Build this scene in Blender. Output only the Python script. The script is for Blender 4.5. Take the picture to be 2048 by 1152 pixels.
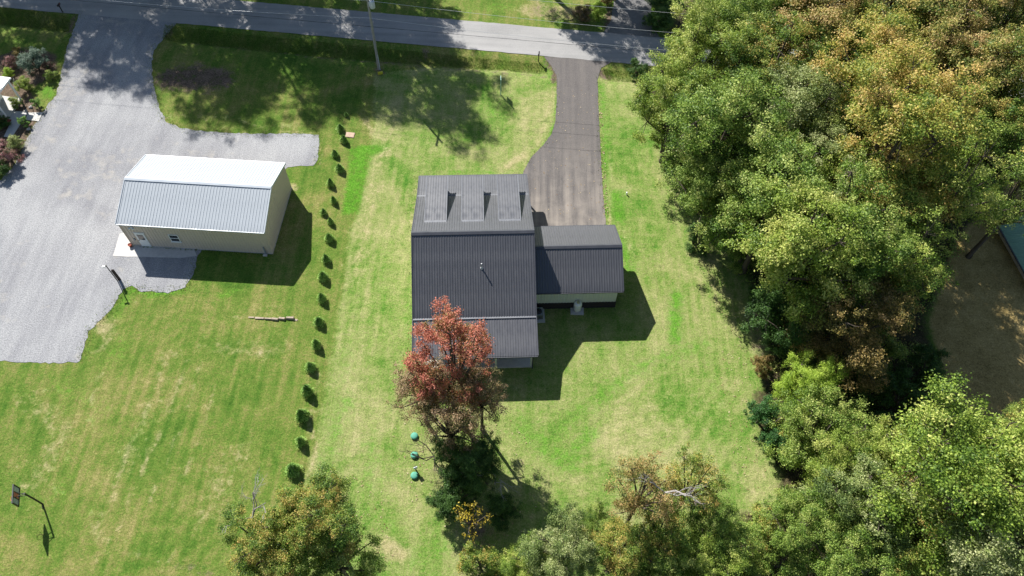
import bpy, bmesh, math, random
import numpy as np
from mathutils import Vector, Matrix
R_ = math.radians
scene = bpy.context.scene
col = scene.collection
for o in list(bpy.data.objects): bpy.data.objects.remove(o)

# ------------------------------------------------------------------ camera
F_PX, CAM_H, NAD = 1506.5, 61.36, (991.8, 1548.35)
_d = np.array([NAD[0]-1024, NAD[1]-576, F_PX]); _d /= np.linalg.norm(_d)
_f = np.array([0, 0, 1.0]); _Y = _f-_d*(_f@_d); _Y /= np.linalg.norm(_Y)
_X = np.cross(_Y, -_d)
CR = np.stack([_X, _Y, -_d])            # camera (x right, y down, z forward) -> world
cam = bpy.data.cameras.new('camera'); camo = bpy.data.objects.new('camera', cam); col.objects.link(camo)
cam.sensor_width = 36; cam.lens = F_PX/2048*36; cam.clip_start = 1; cam.clip_end = 4000
m3 = Matrix((CR[:, 0], -CR[:, 1], -CR[:, 2])).transposed()
camo.matrix_world = Matrix.Translation((0, 0, CAM_H)) @ m3.to_4x4()
scene.camera = camo

# ------------------------------------------------------------------ sky, sun, exposure
SUN_EL, SHADOW_AZ = R_(40.6), R_(-53.9)
sund = Vector((math.cos(SUN_EL)*math.cos(SHADOW_AZ), math.cos(SUN_EL)*math.sin(SHADOW_AZ), -math.sin(SUN_EL)))
w = bpy.data.worlds.new('World'); scene.world = w; w.use_nodes = True
nt = w.node_tree; bg = nt.nodes['Background']
sky = nt.nodes.new('ShaderNodeTexSky'); sky.sky_type = 'NISHITA'; sky.sun_disc = False
sky.sun_elevation = SUN_EL; sky.sun_rotation = R_(-36.1); sky.air_density = 1.0; sky.dust_density = 0.6; sky.ozone_density = 1.2
nt.links.new(sky.outputs[0], bg.inputs[0]); bg.inputs[1].default_value = 0.066
sl = bpy.data.lights.new('sun', 'SUN'); sl.energy = 5.0; sl.angle = R_(0.53); sl.color = (1, 0.98, 0.94)
so = bpy.data.objects.new('sun', sl); col.objects.link(so); so.rotation_euler = sund.to_track_quat('-Z', 'Y').to_euler(); so.location = (-40, 60, 80)
scene.view_settings.view_transform = 'Standard'; scene.view_settings.look = 'None'
scene.view_settings.exposure = 0.9; scene.view_settings.gamma = 1.0

# ------------------------------------------------------------------ helpers
def P(u, v, z=0.0):
    """ground plan helper: where the sight line of photo pixel (u, v) meets height z"""
    d = CR @ np.array([u-1024, v-576, F_PX]); t = (z-CAM_H)/d[2]
    return Vector((t*d[0], t*d[1], z))

def tag(o, label=None, cat=None, group=None, kind=None):
    if label: o['label'] = label
    if cat: o['category'] = cat
    if group: o['group'] = group
    if kind: o['kind'] = kind
    return o

def empty(name, loc=(0, 0, 0), rz=0, label=None, cat=None, group=None):
    o = bpy.data.objects.new(name, None); col.objects.link(o); o.location = loc; o.rotation_euler = (0, 0, rz)
    o.empty_display_size = 0.3
    return tag(o, label, cat, group)

def link(name, me, parent=None, loc=None, mat=None):
    o = bpy.data.objects.new(name, me); col.objects.link(o)
    if parent: o.parent = parent
    if loc is not None: o.location = loc
    if mat is not None:
        if not me.materials: me.materials.append(mat)
        elif me.materials[0] != mat:
            o.material_slots[0].link = 'OBJECT'; o.material_slots[0].material = mat
    return o

class MB:
    """collects simple solids into one mesh"""
    def __init__(s): s.v = []; s.f = []; s.sm = []
    def add(s, vs, fs, smooth=False):
        n = len(s.v); s.v += [tuple(v) for v in vs]; s.f += [tuple(i+n for i in f) for f in fs]; s.sm += [smooth]*len(fs); return s
    def box(s, x0, x1, y0, y1, z0, z1):
        vs = [(x0,y0,z0),(x1,y0,z0),(x1,y1,z0),(x0,y1,z0),(x0,y0,z1),(x1,y0,z1),(x1,y1,z1),(x0,y1,z1)]
        return s.add(vs, [(0,3,2,1),(4,5,6,7),(0,1,5,4),(1,2,6,5),(2,3,7,6),(3,0,4,7)])
    def hexa(s, vs):
        return s.add(vs, [(0,3,2,1),(4,5,6,7),(0,1,5,4),(1,2,6,5),(2,3,7,6),(3,0,4,7)])
    def tube(s, pts, rad, n=8, cap=True, smooth=True):
        pts = [Vector(p) for p in pts]
        if not hasattr(rad, '__len__'): rad = [rad]*len(pts)
        vs = []; fs = []
        for i, p in enumerate(pts):
            t = (pts[min(i+1, len(pts)-1)]-pts[max(i-1, 0)]).normalized()
            a = t.cross(Vector((0, 0, 1)) if abs(t.z) < .9 else Vector((1, 0, 0))).normalized(); b = t.cross(a)
            for k in range(n):
                an = 2*math.pi*k/n; vs.append(p+(a*math.cos(an)+b*math.sin(an))*rad[i])
        for i in range(len(pts)-1):
            for k in range(n):
                k2 = (k+1) % n; fs.append((i*n+k, (i+1)*n+k, (i+1)*n+k2, i*n+k2))
        s.add(vs, fs, smooth)
        if cap:
            m = len(pts)-1; s.add(vs[:n], [tuple(range(n))]); s.add(vs[m*n:], [tuple(range(n-1, -1, -1))])
        return s
    def lathe(s, prof, n=20, c=(0, 0, 0)):
        vs = []; fs = []
        for r, z in prof:
            for k in range(n):
                an = 2*math.pi*k/n; vs.append((c[0]+r*math.cos(an), c[1]+r*math.sin(an), c[2]+z))
        for i in range(len(prof)-1):
            for k in range(n):
                k2 = (k+1) % n; fs.append((i*n+k, i*n+k2, (i+1)*n+k2, (i+1)*n+k))
        s.add(vs, fs, True); m = len(prof)-1
        s.add(vs[:n], [tuple(range(n-1, -1, -1))]); s.add(vs[m*n:], [tuple(range(n))]); return s
    def mesh(s, name):
        me = bpy.data.meshes.new(name); me.from_pydata(s.v, [], s.f); me.update()
        me.polygons.foreach_set('use_smooth', s.sm); return me
    def build(s, name, mat, parent=None, loc=None):
        return link(name, s.mesh(name), parent, loc, mat)

# ------------------------------------------------------------------ node materials
def newmat(name):
    m = bpy.data.materials.new(name); m.use_nodes = True; nt = m.node_tree
    return m, nt, nt.nodes['Principled BSDF']
class NT:
    """small node-writing helper"""
    def __init__(s, nt): s.nt = nt; s.co = None
    def n(s, t, **k):
        x = s.nt.nodes.new(t)
        for a, b in k.items(): setattr(x, a, b)
        return x
    def set(s, inp, v):
        if hasattr(v, 'is_output'): s.nt.links.new(v, inp)
        else: inp.default_value = (*v, 1) if isinstance(v, tuple) and len(v) == 3 and inp.type == 'RGBA' else v
    def obj(s):
        if not s.co: s.co = s.n('ShaderNodeTexCoord').outputs['Object']
        return s.co
    def mapping(s, sc=(1, 1, 1), rot=(0, 0, 0), loc=(0, 0, 0)):
        x = s.n('ShaderNodeMapping'); s.nt.links.new(s.obj(), x.inputs[0])
        x.inputs['Scale'].default_value = sc; x.inputs['Rotation'].default_value = rot; x.inputs['Location'].default_value = loc
        return x.outputs[0]
    def noise(s, scale, detail=3, rough=.55, vec=None, out=0, dist=0):
        x = s.n('ShaderNodeTexNoise'); s.nt.links.new(vec or s.obj(), x.inputs['Vector'])
        x.inputs['Scale'].default_value = scale; x.inputs['Detail'].default_value = detail; x.inputs['Roughness'].default_value = rough
        x.inputs['Distortion'].default_value = dist
        return x.outputs[out]
    def mr(s, v, a, b, c=0., d=1., smooth=False):
        x = s.n('ShaderNodeMapRange'); s.set(x.inputs[0], v)
        x.interpolation_type = 'SMOOTHSTEP' if smooth else 'LINEAR'
        for i, q in enumerate((a, b, c, d)): x.inputs[i+1].default_value = q
        return x.outputs[0]
    def math(s, op, a, b=0.):
        x = s.n('ShaderNodeMath', operation=op); s.set(x.inputs[0], a); s.set(x.inputs[1], b); return x.outputs[0]
    def mix(s, f, a, b, blend='MIX'):
        x = s.n('ShaderNodeMix', data_type='RGBA', blend_type=blend)
        s.set(x.inputs[0], f); s.set(x.inputs[6], a); s.set(x.inputs[7], b); return x.outputs[2]
    def ramp(s, f, stops):
        x = s.n('ShaderNodeValToRGB'); s.set(x.inputs[0], f); e = x.color_ramp.elements
        while len(e) < len(stops): e.new(.5)
        for q, (p, c) in zip(e, stops): q.position = p; q.color = (*c, 1)
        return x.outputs[0]
    def attr(s, name, out='Fac'):
        x = s.n('ShaderNodeAttribute'); x.attribute_name = name; return x.outputs[out]
    def bump(s, h, strength, dist, bsdf):
        x = s.n('ShaderNodeBump'); s.set(x.inputs['Height'], h); x.inputs['Strength'].default_value = strength; x.inputs['Distance'].default_value = dist
        s.nt.links.new(x.outputs[0], bsdf.inputs['Normal'])

def paint(name, c, rough=.5, var=.12, scale=2.0, metal=0., spec=.5, bump=0.):
    """painted or plain surface with mottled weathering"""
    m, nt, b = newmat(name); g = NT(nt)
    f = g.noise(scale, 5, .6); f2 = g.noise(scale*9, 3)
    k = g.math('ADD', g.mr(f, .25, .75, -var, var), g.mr(f2, .3, .7, -var*.5, var*.5))
    hs = g.n('ShaderNodeHueSaturation'); hs.inputs['Color'].default_value = (*c, 1); g.set(hs.inputs['Value'], g.math('ADD', k, 1.))
    nt.links.new(hs.outputs[0], b.inputs['Base Color'])
    g.set(b.inputs['Roughness'], g.mr(f, .3, .7, max(rough-.08, .05), min(rough+.1, 1)))
    b.inputs['Metallic'].default_value = metal; b.inputs['Specular IOR Level'].default_value = spec
    if bump: g.bump(f2, bump, .01, b)
    return m

M = {}
M['charcoal'] = paint('charcoal_metal', (.072, .072, .079), .40, .06, .9, 0, .9)
M['charcoal_trim'] = paint('charcoal_trim', (.062, .064, .074), .42, .1, 1.2, 0, .5)
M['galv'] = paint('pale_blue_white_metal', (.375, .40, .42), .5, .05, 1.0, 0, .3)
M['galv_trim'] = paint('pale_metal_trim', (.46, .49, .52), .42, .06, 1.0)
M['beige'] = paint('beige_steel_siding', (.56, .47, .385), .55, .06, 1.5)
M['cream'] = paint('cream_siding', (.60, .62, .56), .6, .05, 1.5)
M['white'] = paint('white_paint', (.75, .75, .73), .5, .05, 3)
M['concrete'] = paint('concrete', (.50, .48, .45), .85, .14, 2.5, 0, .2, .2)
M['brick'] = paint('shade_darkened_brick', (.036, .031, .033), .85, .2, 8, 0, .2, .4)  # foundation brick, base colour darkened to stand for shadow along the wing's foot
M['red_brick'] = paint('red_brick', (.26, .075, .05), .85, .2, 8, 0, .2, .4)
M['black'] = paint('black_paint', (.016, .016, .017), .5, .2, 3)
M['brown_post'] = paint('dark_stained_wood', (.045, .032, .027), .8, .25, 6, 0, .2, .4)
M['pole'] = paint('weathered_pole_wood', (.30, .285, .265), .85, .2, 5, 0, .2, .5)
M['grey_can'] = paint('transformer_grey', (.50, .53, .55), .45, .06, 4)
M['green_plastic'] = paint('green_plastic', (.075, .30, .20), .7, .10, 6)
M['tank'] = paint('tank_paint', (.82, .82, .78), .4, .06, 5)
M['tank_cap'] = paint('tank_dome_ochre', (.50, .46, .28), .5, .1, 5)
M['glass'] = paint('dark_glass', (.03, .035, .04), .08, .05, 2, 0, .8)
M['wire'] = paint('aluminium_wire', (.55, .55, .55), .45, .05, 3, .3)
M['orange'] = paint('orange_rim_paint', (.55, .13, .05), .5, .08, 5)
M['red_print'] = paint('red_board_print', (.60, .16, .12), .5, .05, 5)
M['board'] = paint('clear_grey_board', (.36, .40, .40), .25, .06, 4)
M['yellow'] = paint('yellow_plastic', (.55, .50, .04), .5, .1, 5)
M['stone'] = paint('tan_edging_stone', (.36, .29, .22), .9, .25, 4, 0, .2, .6)
M['rock'] = paint('grey_rock', (.33, .31, .29), .9, .25, 4, 0, .2, .6)
M['lid_tan'] = paint('tan_lid', (.46, .33, .24), .85, .12, 3, 0, .2, .3)
M['pale_green'] = paint('pale_green_paint', (.40, .62, .47), .5, .08, 3)
M['teal_roof'] = paint('teal_green_metal', (.21, .37, .25), .42, .15, .8, 0, .5)
M['bark'] = paint('grey_brown_bark', (.105, .085, .068), .95, .3, 7, 0, .1, .8)
M['bark_pale'] = paint('pale_bare_bark', (.34, .31, .29), .95, .2, 7, 0, .1, .6)
M['fan'] = paint('fan_grille', (.02, .02, .022), .6, .2, 8)
M['unit'] = paint('air_unit_grey', (.24, .26, .27), .5, .1, 4)
M['grass_blade'] = None

# ---- mown ground: all the kinds of lawn and soil on one sheet, chosen by painted plan masks
def ground_material():
    m, nt, b = newmat('lawn_and_soil'); g = NT(nt)
    sep = g.n('ShaderNodeSeparateColor'); nt.links.new(g.attr('plan_a', 'Color'), sep.inputs[0]); A = sep.outputs
    sep2 = g.n('ShaderNodeSeparateColor'); nt.links.new(g.attr('plan_b', 'Color'), sep2.inputs[0]); B = sep2.outputs
    fine = g.noise(5.2, 5, .78); mid = g.noise(.75, 5, .62, dist=.4); big = g.noise(.13, 4, .58, dist=.8); tuft = g.noise(2.0, 4, .65)
    streak = g.noise(1.0, 4, .6, g.mapping((1.6, .10, 1), (0, 0, R_(10)))); streak2 = g.noise(1.0, 4, .6, g.mapping((.12, 1.4, 1), (0, 0, R_(28))))
    mow = g.noise(1.0, 3, .55, g.mapping((1.5, .06, 1), (0, 0, R_(-17))))
    def tex(wf, wm, wb, ws, s_):
        x = g.math('MULTIPLY', fine, wf); x = g.math('ADD', x, g.math('MULTIPLY', mid, wm))
        x = g.math('ADD', x, g.math('MULTIPLY', big, wb)); x = g.math('ADD', x, g.math('MULTIPLY', s_, ws)); k = wf+wm+wb+ws
        return x if abs(k-1) < .01 else g.math('SUBTRACT', x, (k-1)/2)
    mc = g.n('ShaderNodeSeparateColor'); nt.links.new(g.attr('plan_c', 'Color'), mc.inputs[0])
    told = g.math('ADD', tex(.46, .26, .44, .26, mow), g.math('MULTIPLY', g.math('SUBTRACT', mc.outputs[0], .5), .07))
    tnew = g.math('ADD', tex(.44, .26, .46, .30, g.mix(.35, streak, streak2)), g.math('MULTIPLY', g.math('SUBTRACT', mc.outputs[1], .5), .065))
    old = g.ramp(told, [(.30, (.034, .090, .010)), (.40, (.070, .140, .018)), (.48, (.118, .172, .030)), (.565, (.190, .195, .055)), (.68, (.30, .25, .10))])
    new = g.ramp(tnew, [(.31, (.045, .145, .014)), (.39, (.100, .195, .028)), (.465, (.178, .238, .058)), (.55, (.260, .275, .100)), (.67, (.38, .34, .165))])
    lush = g.ramp(tex(.6, .2, .05, .15, tuft), [(.38, (.032, .13, .006)), (.5, (.072, .22, .013)), (.62, (.145, .30, .034))])
    pale = g.ramp(tex(.55, .3, .05, .1, tuft), [(.36, (.21, .20, .08)), (.5, (.36, .30, .15)), (.64, (.50, .41, .25))])
    soil = g.ramp(tex(.6, .3, .1, 0, tuft), [(.37, (.050, .035, .025)), (.5, (.125, .090, .065)), (.64, (.26, .19, .14))])
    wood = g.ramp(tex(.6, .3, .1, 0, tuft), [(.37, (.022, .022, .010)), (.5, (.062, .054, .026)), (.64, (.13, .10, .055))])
    gold = g.ramp(tex(.5, .3, .2, 0, tuft), [(.37, (.17, .125, .045)), (.5, (.34, .25, .095)), (.64, (.50, .37, .16))])
    nz = g.math('ADD', g.math('MULTIPLY', tuft, .45), g.math('MULTIPLY', mid, .55))
    def fac(ch, k, lo=.38, hi=.62):
        return g.mr(g.math('ADD', ch, g.math('MULTIPLY', g.math('SUBTRACT', nz, .5), k)), lo, hi, 0, 1, True)
    c = g.mix(fac(A[0], 1.4, .2, .8), old, new)
    weeds = g.mr(g.noise(1.7, 3, .7, g.mapping((1, 1, 1), (0, 0, .7), (31, 7, 0))), .58, .70)
    c = g.mix(g.math('MULTIPLY', weeds, .55), c, (.060, .135, .020))
    c = g.mix(g.math('MULTIPLY', fac(A[1], 2.8, .25, 1.15), .92), c, lush)
    c = g.mix(g.math('MULTIPLY', fac(A[2], 2.4, .28, 1.05), .8), c, pale)
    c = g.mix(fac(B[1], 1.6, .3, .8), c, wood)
    c = g.mix(fac(B[2], .8, .35, .7), c, gold)
    c = g.mix(fac(B[0], 2.6, .25, .95), c, soil)
    grain = g.math('MULTIPLY', g.mr(g.noise(10.5, 3, .75, g.mapping((1, 1, 1), (0, 0, .4), (5, 9, 0))), .30, .70, .60, 1.40), g.mr(tuft, .3, .7, .86, 1.14))
    gs = g.n('ShaderNodeVectorMath', operation='SCALE'); nt.links.new(c, gs.inputs[0]); nt.links.new(grain, gs.inputs['Scale']); c = gs.outputs[0]
    nt.links.new(c, b.inputs['Base Color']); b.inputs['Roughness'].default_value = 1; b.inputs['Specular IOR Level'].default_value = .1
    g.bump(g.math('ADD', fine, g.math('MULTIPLY', tuft, .6)), 1.0, .085, b)
    return m
M['ground'] = ground_material()

def gravel_material():
    m, nt, b = newmat('grey_gravel'); g = NT(nt)
    fine = g.noise(9, 4, .75); mid = g.noise(.8, 4, .6); big = g.noise(.12, 3, .5, dist=.5)
    tr = g.noise(1, 3, .55, g.mapping((1.0, .12, 1), (0, 0, R_(-28))))
    c = g.ramp(fine, [(.30, (.170, .169, .172)), (.45, (.290, .288, .288)), (.58, (.385, .382, .378)), (.72, (.50, .494, .482))])
    c = g.mix(g.mr(g.math('ADD', g.math('MULTIPLY', big, .6), g.math('MULTIPLY', tr, .4)), .40, .62), c, (.70, .70, .73), 'MULTIPLY')
    c = g.mix(g.math('MULTIPLY', g.mr(g.math('ADD', g.math('MULTIPLY', mid, .5), g.math('MULTIPLY', big, .5)), .56, .66), .45), c, (.46, .42, .35))
    nt.links.new(c, b.inputs['Base Color']); b.inputs['Roughness'].default_value = .95; b.inputs['Specular IOR Level'].default_value = .15
    g.bump(fine, .8, .06, b); return m
M['gravel'] = gravel_material()

def road_material():
    m, nt, b = newmat('worn_grey_asphalt'); g = NT(nt)
    fine = g.noise(14, 3, .7); big = g.noise(.25, 4, .6); lane = g.noise(1, 3, .5, g.mapping((.06, 1.1, 1), (0, 0, R_(1.0))))
    c = g.ramp(g.math('ADD', g.math('MULTIPLY', fine, .35), g.math('ADD', g.math('MULTIPLY', big, .3), g.math('MULTIPLY', lane, .35))),
               [(.36, (.205, .200, .196)), (.5, (.29, .28, .268)), (.66, (.36, .345, .33))])
    nt.links.new(c, b.inputs['Base Color']); b.inputs['Roughness'].default_value = .9; b.inputs['Specular IOR Level'].default_value = .25
    g.bump(fine, .3, .02, b); return m
M['road'] = road_material()

def drive_material():
    m, nt, b = newmat('fresh_dark_asphalt'); g = NT(nt)
    fine = g.noise(12, 3, .7); mid = g.noise(.55, 5, .65, dist=.8); tr = g.noise(1, 4, .6, g.mapping((1.5, .07, 1), (0, 0, R_(-3))))
    scr = g.noise(1, 3, .6, g.mapping((2.6, .2, 1), (0, 0, R_(28))))
    base = g.ramp(fine, [(.3, (.072, .064, .061)), (.55, (.110, .098, .092)), (.75, (.160, .145, .136))])
    sx = g.n('ShaderNodeSeparateXYZ'); nt.links.new(g.obj(), sx.inputs[0])
    near = g.mr(sx.outputs[1], 62, 47, .0, 1, True)
    dust = g.math('ADD', g.math('MULTIPLY', tr, .55), g.math('ADD', g.math('MULTIPLY', mid, .3), g.math('MULTIPLY', scr, .15)))
    f = g.math('MULTIPLY', g.mr(dust, .40, .64), g.math('ADD', g.math('MULTIPLY', near, .58), .16))
    c = g.mix(f, base, (.33, .285, .24))
    nt.links.new(c, b.inputs['Base Color']); b.inputs['Roughness'].default_value = .85; b.inputs['Specular IOR Level'].default_value = .3
    g.bump(fine, .3, .02, b); return m
M['drive'] = drive_material()
M['old_drive'] = paint('old_side_asphalt', (.15, .145, .14), .9, .2, 3, 0, .2, .3)

def leafmat(name, cols, trans=.40, hgt=0.0):
    """leaves: colour runs through cols by clump, leaf and (hgt) height on the tree"""
    m, nt, b = newmat(name); g = NT(nt); out = nt.nodes['Material Output']
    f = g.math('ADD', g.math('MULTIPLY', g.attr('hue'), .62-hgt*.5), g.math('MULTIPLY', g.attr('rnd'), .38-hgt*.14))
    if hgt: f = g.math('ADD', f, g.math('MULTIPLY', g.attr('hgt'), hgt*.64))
    oi = g.n('ShaderNodeObjectInfo'); f = g.math('ADD', f, g.mr(oi.outputs['Random'], 0, 1, -.07, .07))
    n = len(cols); c = g.ramp(f, [(.12+.74*i/(n-1), k) for i, k in enumerate(cols)])
    v = g.mr(g.attr('rnd'), 0, 1, .72, 1.3)
    mul = g.n('ShaderNodeVectorMath', operation='SCALE'); nt.links.new(c, mul.inputs[0]); nt.links.new(v, mul.inputs['Scale'])
    nt.links.new(mul.outputs[0], b.inputs['Base Color']); b.inputs['Roughness'].default_value = .55; b.inputs['Specular IOR Level'].default_value = .35
    t = g.n('ShaderNodeBsdfTranslucent'); nt.links.new(mul.outputs[0], t.inputs[0])
    mx = g.n('ShaderNodeMixShader'); mx.inputs[0].default_value = trans
    nt.links.new(b.outputs[0], mx.inputs[1]); nt.links.new(t.outputs[0], mx.inputs[2]); nt.links.new(mx.outputs[0], out.inputs[0])
    return m
L = {
 'green':  leafmat('green_leaves', [(.062, .128, .015), (.145, .245, .032), (.275, .375, .066), (.46, .49, .14)]),
 'yellowgreen': leafmat('yellow_green_leaves', [(.080, .155, .018), (.190, .285, .034), (.34, .425, .07), (.52, .52, .15)]),
 'lime':  leafmat('lime_leaves', [(.18, .29, .02), (.32, .46, .045), (.46, .57, .085)]),
 'orange': leafmat('orange_gold_leaves', [(.070, .145, .028), (.20, .26, .048), (.43, .37, .095), (.62, .43, .20)]),
 'gold': leafmat('gold_leaves', [(.085, .165, .024), (.22, .29, .040), (.44, .40, .075), (.62, .43, .15)]),
 'mixed': leafmat('green_and_orange_leaves', [(.055, .13, .018), (.14, .24, .032), (.31, .36, .06), (.54, .37, .11)]),
 'greygreen': leafmat('grey_green_leaves', [(.090, .145, .036), (.195, .265, .068), (.325, .38, .12), (.50, .51, .25)]),
 'brown': leafmat('olive_brown_leaves', [(.075, .085, .020), (.16, .145, .035), (.30, .215, .06), (.42, .28, .12)]),
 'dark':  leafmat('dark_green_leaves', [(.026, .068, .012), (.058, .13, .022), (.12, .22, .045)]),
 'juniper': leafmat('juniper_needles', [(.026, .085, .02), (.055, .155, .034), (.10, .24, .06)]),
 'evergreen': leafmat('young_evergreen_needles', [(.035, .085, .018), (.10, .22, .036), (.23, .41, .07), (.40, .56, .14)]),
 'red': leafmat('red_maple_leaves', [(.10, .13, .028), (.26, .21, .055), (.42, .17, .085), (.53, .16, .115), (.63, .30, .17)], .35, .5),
 'pink': leafmat('pink_flowers_and_leaves', [(.05, .09, .03), (.11, .15, .05), (.40, .16, .16), (.52, .32, .30)]),
 'yellow': leafmat('yellow_leaves', [(.20, .16, .02), (.45, .33, .03), (.58, .45, .05)]),
 'rust': leafmat('rusty_leaves', [(.09, .15, .03), (.21, .22, .05), (.40, .29, .09), (.54, .36, .17)]),
 'mauve': leafmat('mauve_brown_leaves', [(.09, .11, .03), (.19, .17, .06), (.34, .21, .11), (.50, .36, .23)]),
 'blue': leafmat('blue_grey_leaves', [(.07, .12, .075), (.15, .22, .15), (.27, .33, .26)]),
 'grass': leafmat('long_grass_blades', [(.065, .14, .014), (.14, .22, .03), (.27, .28, .08)], .35),
 'litter': leafmat('fallen_leaves', [(.22, .12, .05), (.34, .24, .12), (.46, .38, .24)], .1),
}

# ------------------------------------------------------------------ plan lines taken from the photograph, in metres
def poly(pts, z=0): return [P(u, v, z) for u, v in pts]
ROAD_A, ROAD_B = P(150, 28), P(1330, 134)
rdir = (ROAD_B-ROAD_A).normalized(); rnrm = Vector((-rdir.y, rdir.x, 0))
ROAD_W = (P(973, 45)-ROAD_A).dot(rnrm)
GRAVEL = [(-220, 722), (0, 722), (90, 726), (160, 724), (170, 695), (178, 660), (196, 645), (215, 628), (232, 602), (246, 578), (262, 570), (285, 583), (335, 586), (370, 574),
          (388, 548), (394, 515), (420, 470), (500, 400), (575, 335), (600, 332), (626, 331), (636, 318), (638, 270), (575, 267), (520, 268), (440, 265), (395, 261), (362, 256), (332, 243), (318, 214),
          (308, 180), (303, 130), (309, 100), (328, 75), (352, 48), (330, 36), (162, 22), (154, 40), (147, 60), (133, 95), (122, 150), (113, 190), (98, 206), (72, 245), (48, 290), (30, 330), (0, 362), (-220, 420)]
DRIVE = [(1088, 113), (1103, 133), (1113, 152), (1113, 200), (1111, 240), (1104, 266), (1086, 291), (1062, 315), (1047, 343), (1040, 400), (1040, 490), (1219, 486), (1212, 448), (1206, 390), (1201, 300), (1197, 220), (1195, 160), (1202, 136), (1226, 123)]
FAR_DRIVE = [(1205, 68), (1222, 40), (1228, 0), (1235, -60), (1320, -60), (1304, 0), (1300, 45), (1322, 80)]
WOODS = [(1310, 100), (1280, 150), (1300, 220), (1345, 330), (1400, 400), (1455, 450), (1500, 560), (1535, 640), (1545, 740), (1510, 790), (1520, 890), (1560, 950), (1560, 1010), (1440, 1040), (1380, 1090), (1380, 1250), (2300, 1250),
         (2200, 900), (1990, 870), (1890, 780), (1850, 640), (1900, 540), (1960, 420), (2100, 300), (2300, 100), (2300, -60), (1400, -40)]

def pts_arr(pts): return np.array([P(u, v).to_tuple()[:2] for u, v in pts])
def sdf(px, q):
    """signed distance (negative inside) of points px (n,2) to polygon q"""
    d = np.full(len(px), 1e9); ins = np.zeros(len(px), bool); n = len(q)
    for i in range(n):
        a, b = q[i], q[(i+1) % n]; e = b-a; w_ = px-a
        t = np.clip((w_@e)/(e@e), 0, 1); d = np.minimum(d, np.linalg.norm(w_-t[:, None]*e, axis=1))
        c = ((a[1] <= px[:, 1]) & (b[1] > px[:, 1])) | ((b[1] <= px[:, 1]) & (a[1] > px[:, 1]))
        xx = a[0]+(px[:, 1]-a[1])*e[0]/(e[1] if abs(e[1]) > 1e-9 else 1e-9)
        ins ^= c & (px[:, 0] < xx)
    return np.where(ins, -d, d)
def ldist(px, q):
    d = np.full(len(px), 1e9)
    for a, b in zip(q[:-1], q[1:]):
        e = b-a; w_ = px-a; t = np.clip((w_@e)/(e@e), 0, 1); d = np.minimum(d, np.linalg.norm(w_-t[:, None]*e, axis=1))
    return d
def soft(px, pts, edge): return np.clip(.5-sdf(px, pts_arr(pts))/(2*edge), 0, 1)
def stroke(px, pts, wdt): return np.exp(-(ldist(px, pts_arr(pts))/wdt)**2)
def blob(px, u, v, rx, ry=None):
    c = np.array(P(u, v)[:2]); ry = ry or rx; return np.exp(-((px[:, 0]-c[0])/rx)**2-((px[:, 1]-c[1])/ry)**2)

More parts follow.
